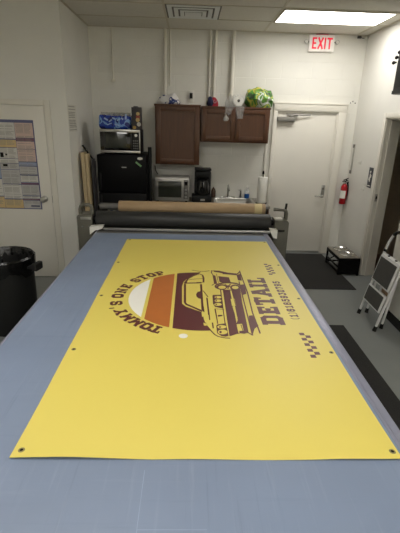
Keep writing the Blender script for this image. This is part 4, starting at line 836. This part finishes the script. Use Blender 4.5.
t = thing('wall_speaker', 'black loudspeaker mounted high on the wall above the doorway', 'speaker', (2.2, 4.4, 2.2))
m = MB(); pr = [(2.135, 4.60), (2.17, 4.635), (2.262, 4.635), (2.262, 4.24), (2.17, 4.24), (2.135, 4.275)]
m.prism(pr, 2.225, 2.66, 'Z'); b = m.build('cabinet', BLACKP, t)
m = MB(); m.prism([(2.128, 4.605), (2.17, 4.642), (2.266, 4.642), (2.266, 4.233), (2.17, 4.233), (2.128, 4.27)], 2.19, 2.225, 'Z'); m.build('lower_band', BLACKP, b)
m = MB(); m.prism([(2.128, 4.605), (2.17, 4.642), (2.266, 4.642), (2.266, 4.233), (2.17, 4.233), (2.128, 4.27)], 2.66, 2.69, 'Z'); m.build('upper_band', BLACKP, b)
m = MB(); m.box((2.129, 4.29, 2.25), (2.1345, 4.585, 2.64), bev=.002); m.build('grille', BLACKM, b)
for k in range(3):
    z = 2.50 + .05 * k; x = 2.13 + .022 * k
    m = MB(); m.cyl((x + .01, 4.64, z), (x - .004, 4.66, z), .01, n=10); m.lathe([(0, -.014), (.016, -.012), (.019, .0), (.016, .012), (0, .014)], (x - .006, 4.668, z), 'Y', 16); m.build('clamp_knob', BLACKP, t)
m = MB(); m.box((2.262, 4.36, 2.36), (XR - .0005, 4.50, 2.54), bev=.003); m.build('wall_bracket', BLACKM, t)

# notice sheet on the side return
t = thing('paper_sign', 'white sheet of grey text lines taped to the side wall by the corner', 'notice', (XL, 4.87, 1.86))
m = MB(); m.box((XL + .0005, 4.715, 1.715), (XL + .002, 5.045, 2.0)); s = m.build('sheet', mat('notice_paper', (216, 213, 204), .8), t)
m = MB(); z = 1.985
while z > 1.73:
    m.box((XL + .0021, 4.735, z - .007), (XL + .0026, 4.735 + random.uniform(.24, .29), z)); z -= .018 if random.random() > .2 else .03
m.build('text_lines', INKGREY, s, smooth=False)

# notice poster on the near door
t = thing('wall_poster', 'large poster of many small coloured notices on the near door', 'poster', (-2.0, YD - .015, .85))
PX0, PX1, PZ0, PZ1, PY = -2.36, -1.715, .848, 1.828, YD - .0155
m = MB(); m.box((PX0, PY - .0012, PZ0), (PX1, PY, PZ1)); s = m.build('sheet', mat('poster_border', (92, 96, 130), .5), t)
pm = [mat('notice_white', (206, 204, 198), .6), mat('notice_pink', (204, 180, 170), .6), mat('notice_orange', (208, 182, 132), .6), mat('notice_blue', (150, 160, 186), .6), mat('notice_plum', (122, 84, 102), .6), mat('notice_grey', (184, 182, 180), .6)]
m = MB(); y0, y1 = PY - .0018, PY - .0012
def pan(x0, x1, z0, z1, c): m.box((x0, y0, z0), (x1, y1, z1), m=c)
W3 = [PX0 + .012, -2.135, -1.925, PX1 - .012]
right = [(0, .155, 1), (.16, .19, 4), (.195, .275, 1), (.28, .41, 1), (.42, .455, 3), (.465, .55, 5), (.565, .64, 0), (.65, .665, 4), (.67, .79, 5), (.80, .825, 0), (.83, .845, 4), (.85, .94, 5)]
for a, b, c in right: pan(W3[2] + .003, W3[3], PZ1 - .03 - b, PZ1 - .03 - a, c)
for a, b, c in ((0, .17, 0), (.18, .26, 2), (.265, .38, 0), (.385, .43, 0), (.435, .50, 5), (.505, .66, 5), (.67, .83, 0), (.84, .94, 2)): pan(W3[1] + .003, W3[2], PZ1 - .03 - b, PZ1 - .03 - a, c)
for a, b, c in ((0, .2, 5), (.21, .4, 0), (.41, .6, 3), (.61, .8, 0), (.81, .94, 2)): pan(W3[0], W3[1], PZ1 - .03 - b, PZ1 - .03 - a, c)
m.build('notice_panels', pm, s, smooth=False)
m = MB(); y0, y1 = PY - .0022, PY - .0018
for xa, xb in zip(W3, W3[1:]):
    z = PZ1 - .045
    while z > PZ0 + .04:
        if random.random() > .22:
            c = (xa + xb) / 2
            m.box((xa + .014, y0, z - .004), (c - .006, y1, z)); m.box((c + .004, y0, z - .004), (xb - random.uniform(.012, .04), y1, z))
        z -= .0125
for x, z, w, h in ((-2.115, 1.43, .035, .05), (-2.10, 1.33, .05, .025), (-2.06, 1.45, .02, .02)): m.box((x, y0 - .0004, z), (x + w, y1, z + h), m=1)
m.box((-1.84, y0, PZ0 + .03), (-1.74, y1, PZ0 + .045), m=2)
m.build('notice_text', [INKGREY, BLACKP, mat('ink_navy', (44, 54, 92), .6)], s, smooth=False)

# trash can
t = thing('trash_can', 'round black trash can with a bin liner beside the near door', 'trash can', (-1.61, 3.44, 0))
bx, by = -1.648, 3.44
m = MB(); m.lathe([(0, .005), (.22, .005), (.226, .0), (.23, .01), (.240, .60), (.244, .60), (.246, .66), (.236, .662), (.228, .60), (.215, .02), (0, .02)], (bx, by, 0), n=48); b = m.build('bin', BINPL, t)
for a in (-12, 168):
    rt = Matrix.Rotation(R(a), 3, 'Z'); m = MB()
    m.box((bx + .244, by - .055, .605), (bx + .335, by + .055, .632), bev=.01, rot=rt, piv=(bx, by, .6)); m.box((bx + .30, by - .055, .59), (bx + .345, by + .055, .66), bev=.012, rot=rt, piv=(bx, by, .6)); m.build('handle', BINPL, b)
m = MB(); v = m.lathe([(.205, .25), (.226, .52), (.235, .69), (.249, .706), (.262, .69), (.262, .65), (.257, .60), (.256, .56)], (bx, by, 0), n=96)
for q in v:
    a = math.atan2(q.co.y - by, q.co.x - bx); k = math.sin(a * 17) * .5 + math.sin(a * 29 + 1) * .5
    rr_ = math.hypot(q.co.x - bx, q.co.y - by); s = 1 + .012 * k * (1 if q.co.z > .5 else .4)
    q.co.x = bx + (q.co.x - bx) * s; q.co.y = by + (q.co.y - by) * s
    if rr_ > .25 and q.co.z < .6: q.co.z += .03 * math.sin(a * 5) + .012 * k
m.build('bin_liner', BLINER, t)

# floor mats
m = MB(); m.box((1.0, 4.425, .0005), (2.035, 5.80, .009), bev=.003); tag(m.build('floor_mat', RUBBER, org=(1.5, 5.1, 0)), 'wide black rubber floor mat in front of the back door', 'mat', 'black floor mats')
m = MB(); m.box((.66, .9, .0005), (1.545, 3.507, .012), bev=.004); tag(m.build('floor_mat', RUBBER, org=(1.1, 2.2, 0)), 'long black rubber floor mat running alongside the table', 'mat', 'black floor mats')

# raised pet feeder
t = thing('pet_feeder', 'low black raised feeding stand with two steel bowls by the back corner', 'pet feeder', (2.08, 5.15, 0))
qx0, qx1, qy0, qy1, qz = 1.965, 2.245, 4.91, 5.42, .235
m = MB()
for x in (qx0, qx1 - .025):
    for y in (qy0, qy1 - .025): m.box((x, y, 0.0002 + (.009 if x < 2.0 else 0)), (x + .025, y + .025, qz), bev=.003)
for x in (qx0, qx1 - .025): m.box((x, qy0, qz - .04), (x + .025, qy1, qz), bev=.003); m.box((x + .004, qy0, .03), (x + .02, qy1, .05), bev=.002)
for y in (qy0, qy1 - .025): m.box((qx0, y, qz - .04), (qx1, y + .025, qz), bev=.003); m.box((qx0, y + .004, .03), (qx1, y + .02, .05), bev=.002)
for y in (qy0 + .012, qy1 - .012): m.tube([(qx0 + .02, y, .045), (qx1 - .02, y, qz - .04)], .008, 8); m.tube([(qx1 - .02, y, .045), (qx0 + .02, y, qz - .04)], .008, 8)
m.box((qx0 + .026, qy0 + .008, .02), (qx1 - .026, qy0 + .014, qz - .03)); m.box((qx1 - .014, qy0 + .026, .02), (qx1 - .008, qy1 - .026, qz - .03)); m.box((qx0 + .006, qy0 + .02, .095), (qx0 + .018, qy1 - .02, .115), bev=.002)  # two black panels added to stand in for the shaded inside; side bar
m.build('frame', BLACKM, t)
m = MB(); hw = .105
cy = (5.045, 5.285); cxm = 2.105
m.box((qx0 + .004, qy0 + .004, qz), (qx1 - .004, qy1 - .004, qz + .012), bev=.003); m.build('top_board', STONE, t)
for y in cy:
    m = MB(); m.lathe([(.078, .0005), (.103, .002), (.106, .010), (.098, .014), (.09, .009), (.08, -.004), (.03, -.006 + .008), (0, .003)], (cxm, y, qz + .0125), n=36); m.build('bowl', CHROME, t)

# storage cabinet and step ladder
t = thing('storage_cabinet', 'pale cabinet with black toe kick behind the step ladder', 'cabinet', (2.15, 3.3, 0))
m = MB(); m.box((2.062, 2.7, .10), (2.275, 3.79, 1.125), bev=.004); b = m.build('body', DOORP, t)
m = MB(); m.box((2.058, 2.7, .0002), (2.275, 3.788, .099)); m.build('toe_kick', RUBBER, t)
for a, c in ((2.71, 3.24), (3.25, 3.78)):
    m = MB(); m.box((2.046, a, .11), (2.0615, c, 1.115), bev=.003); dd = m.build('door', DOORP, t)
m = MB(); m.box((2.055, 3.72, 1.1255), (2.11, 3.80, 1.165), bev=.008); m.tube([(2.08, 3.80, 1.15), (2.07, 3.825, 1.14), (2.07, 3.83, 1.10)], .008, 8)
tag(m.build('black_clamp', BLACKP, org=(2.07, 3.76, 1.1255)), 'small black clamp on the top corner of the pale cabinet', 'clamp')

t = thing('step_ladder', 'folded white two-step ladder with black treads leaning by the doorway', 'step ladder', (1.85, 3.62, 0))
def lp(y, s, off=0.):  # point on the ladder's leaning plane
    return Vector((1.812 + .225 * s + off, y, s))
YL, YR = 3.80, 3.415
def rail(y, s0, s1): return [lp(y, s0), lp(y, s1)]
m = MB(); m.tube([lp(YL, .02), lp(YL, .70), lp(YL - .005, .79), lp(YL - .03, .86), lp(YL - .08, .905), lp(YL - .13, .92), lp(YR + .13, .92), lp(YR + .08, .905), lp(YR + .03, .86), lp(YR + .005, .79), lp(YR, .70), lp(YR, .02)], .0125, 12); fr = m.build('front_frame', LADDERW, t)
m = MB(); m.tube([lp(YL - .045, .874, -.001), lp(YL - .08, .906, -.001), lp(YL - .13, .921, -.001), lp(YR + .13, .921, -.001), lp(YR + .08, .906, -.001), lp(YR + .045, .874, -.001)], .0165, 12); m.build('handle_grip', BLACKP, fr)
for y in (YL, YR):
    m = MB(); m.tube([lp(y, .69), lp(y, .715)], .016, 12); m.build('rail_collar', BLACKP, fr)
    m = MB(); m.tube([lp(y, .001), lp(y, .05)], [.02, .017], 12); m.build('rubber_foot', BLACKP, fr)
RR = []
for y in (YL + .02, YR + .055):
    m = MB(); m.tube([(1.905, y, .02), (lp(y, .60).x + .030, y, .60)], .011, 12); rg = m.build('rear_leg', LADDERW, t)
    m = MB(); m.tube([(1.905, y, .001), (1.909, y, .05)], [.019, .016], 12); m.build('rubber_foot', BLACKP, rg)
def tread(s0, s1, ya, yb):
    m = MB(); o = -.018
    ax = (lp(0, 1) - lp(0, 0)).normalized(); n = Vector((-ax.z, 0, ax.x))
    def slabq(sa, sb, y0, y1, d0, d1, mi):
        c = []
        for d in (d0, d1):
            for s, y in ((sa, y0), (sb, y0), (sb, y1), (sa, y1)): c.append(m.bm.verts.new(lp(y, s) + n * d))
        for q in ((0, 1, 2, 3), (7, 6, 5, 4), (0, 4, 5, 1), (1, 5, 6, 2), (2, 6, 7, 3), (3, 7, 4, 0)):
            f = m.bm.faces.new([c[i] for i in q]); f.material_index = mi
    slabq(s0, s1, ya, yb, .012, .03, 0); p = m.build('step_plate', LADDERW, t)
    m = MB(); slabq(s0 + .012, s1 - .012, ya + .014, yb - .014, .030, .032, 0)
    k = s0 + .022
    while k < s1 - .02:
        slabq(k, k + .005, ya + .018, yb - .018, .032, .0345, 0); k += .013
    m.build('tread', TREAD, p)
tread(.40, .655, YR + .018, YL - .018); tread(.178, .345, YR + .018, YL - .018)
m = MB(); m.box((1.94, YR + .09, .30), (1.952, YL - .09, .36), bev=.002)
m.build('rear_brace', LADDERW, t)
m = MB(); m.box((lp(0, .64).x - .02, YR + .02, .652), (lp(0, .64).x + .03, YL - .02, .676), bev=.006); tp = m.build('top_cap', LADDERW, t)
for y in (YL - .12, YR + .12):
    m = MB(); m.cyl((lp(0, .64).x, y, .676), (lp(0, .64).x, y, .684), .012, n=12); m.build('latch_button', BLACKP, tp)
m = MB(); m.box((1.9375, YR + .12, .31), (1.9395, YL - .14, .35), bev=.0005); m.build('warning_label', mat('tan_label', (150, 122, 92), .6), t)

# ------------------------------------------------------------------ camera and light
cam = bpy.data.objects.new('camera', bpy.data.cameras.new('camera')); COL.objects.link(cam); SC.camera = cam
F, PI_, RO, YA = (401.9433, 0.34754, 0.02864, -0.03114)
fwd = Vector((-math.sin(YA) * math.cos(PI_), math.cos(YA) * math.cos(PI_), -math.sin(PI_)))
r0 = Vector((math.cos(YA), math.sin(YA), 0)); u0 = r0.cross(fwd)
rt = math.cos(RO) * r0 + math.sin(RO) * u0; up = -math.sin(RO) * r0 + math.cos(RO) * u0
M4 = Matrix((rt, up, -fwd)).transposed().to_4x4(); M4.translation = (0, 0, 1.87)
cam.matrix_world = M4
cam.data.sensor_fit = 'HORIZONTAL'; cam.data.sensor_width = 36; cam.data.lens = F / 400 * 36; cam.data.clip_start = .02
w = bpy.data.worlds.new('world'); SC.world = w; w.use_nodes = True
w.node_tree.nodes['Background'].inputs['Color'].default_value = (1, .95, .85, 1); w.node_tree.nodes['Background'].inputs['Strength'].default_value = .02
vs = SC.view_settings; vs.view_transform = 'Standard'; vs.look = 'None'; vs.gamma = 1; vs.use_curve_mapping = False; vs.exposure = EXPO
SC.cycles.max_bounces = 8; SC.cycles.diffuse_bounces = 5; SC.cycles.sample_clamp_indirect = 6; SC.cycles.use_denoising = True
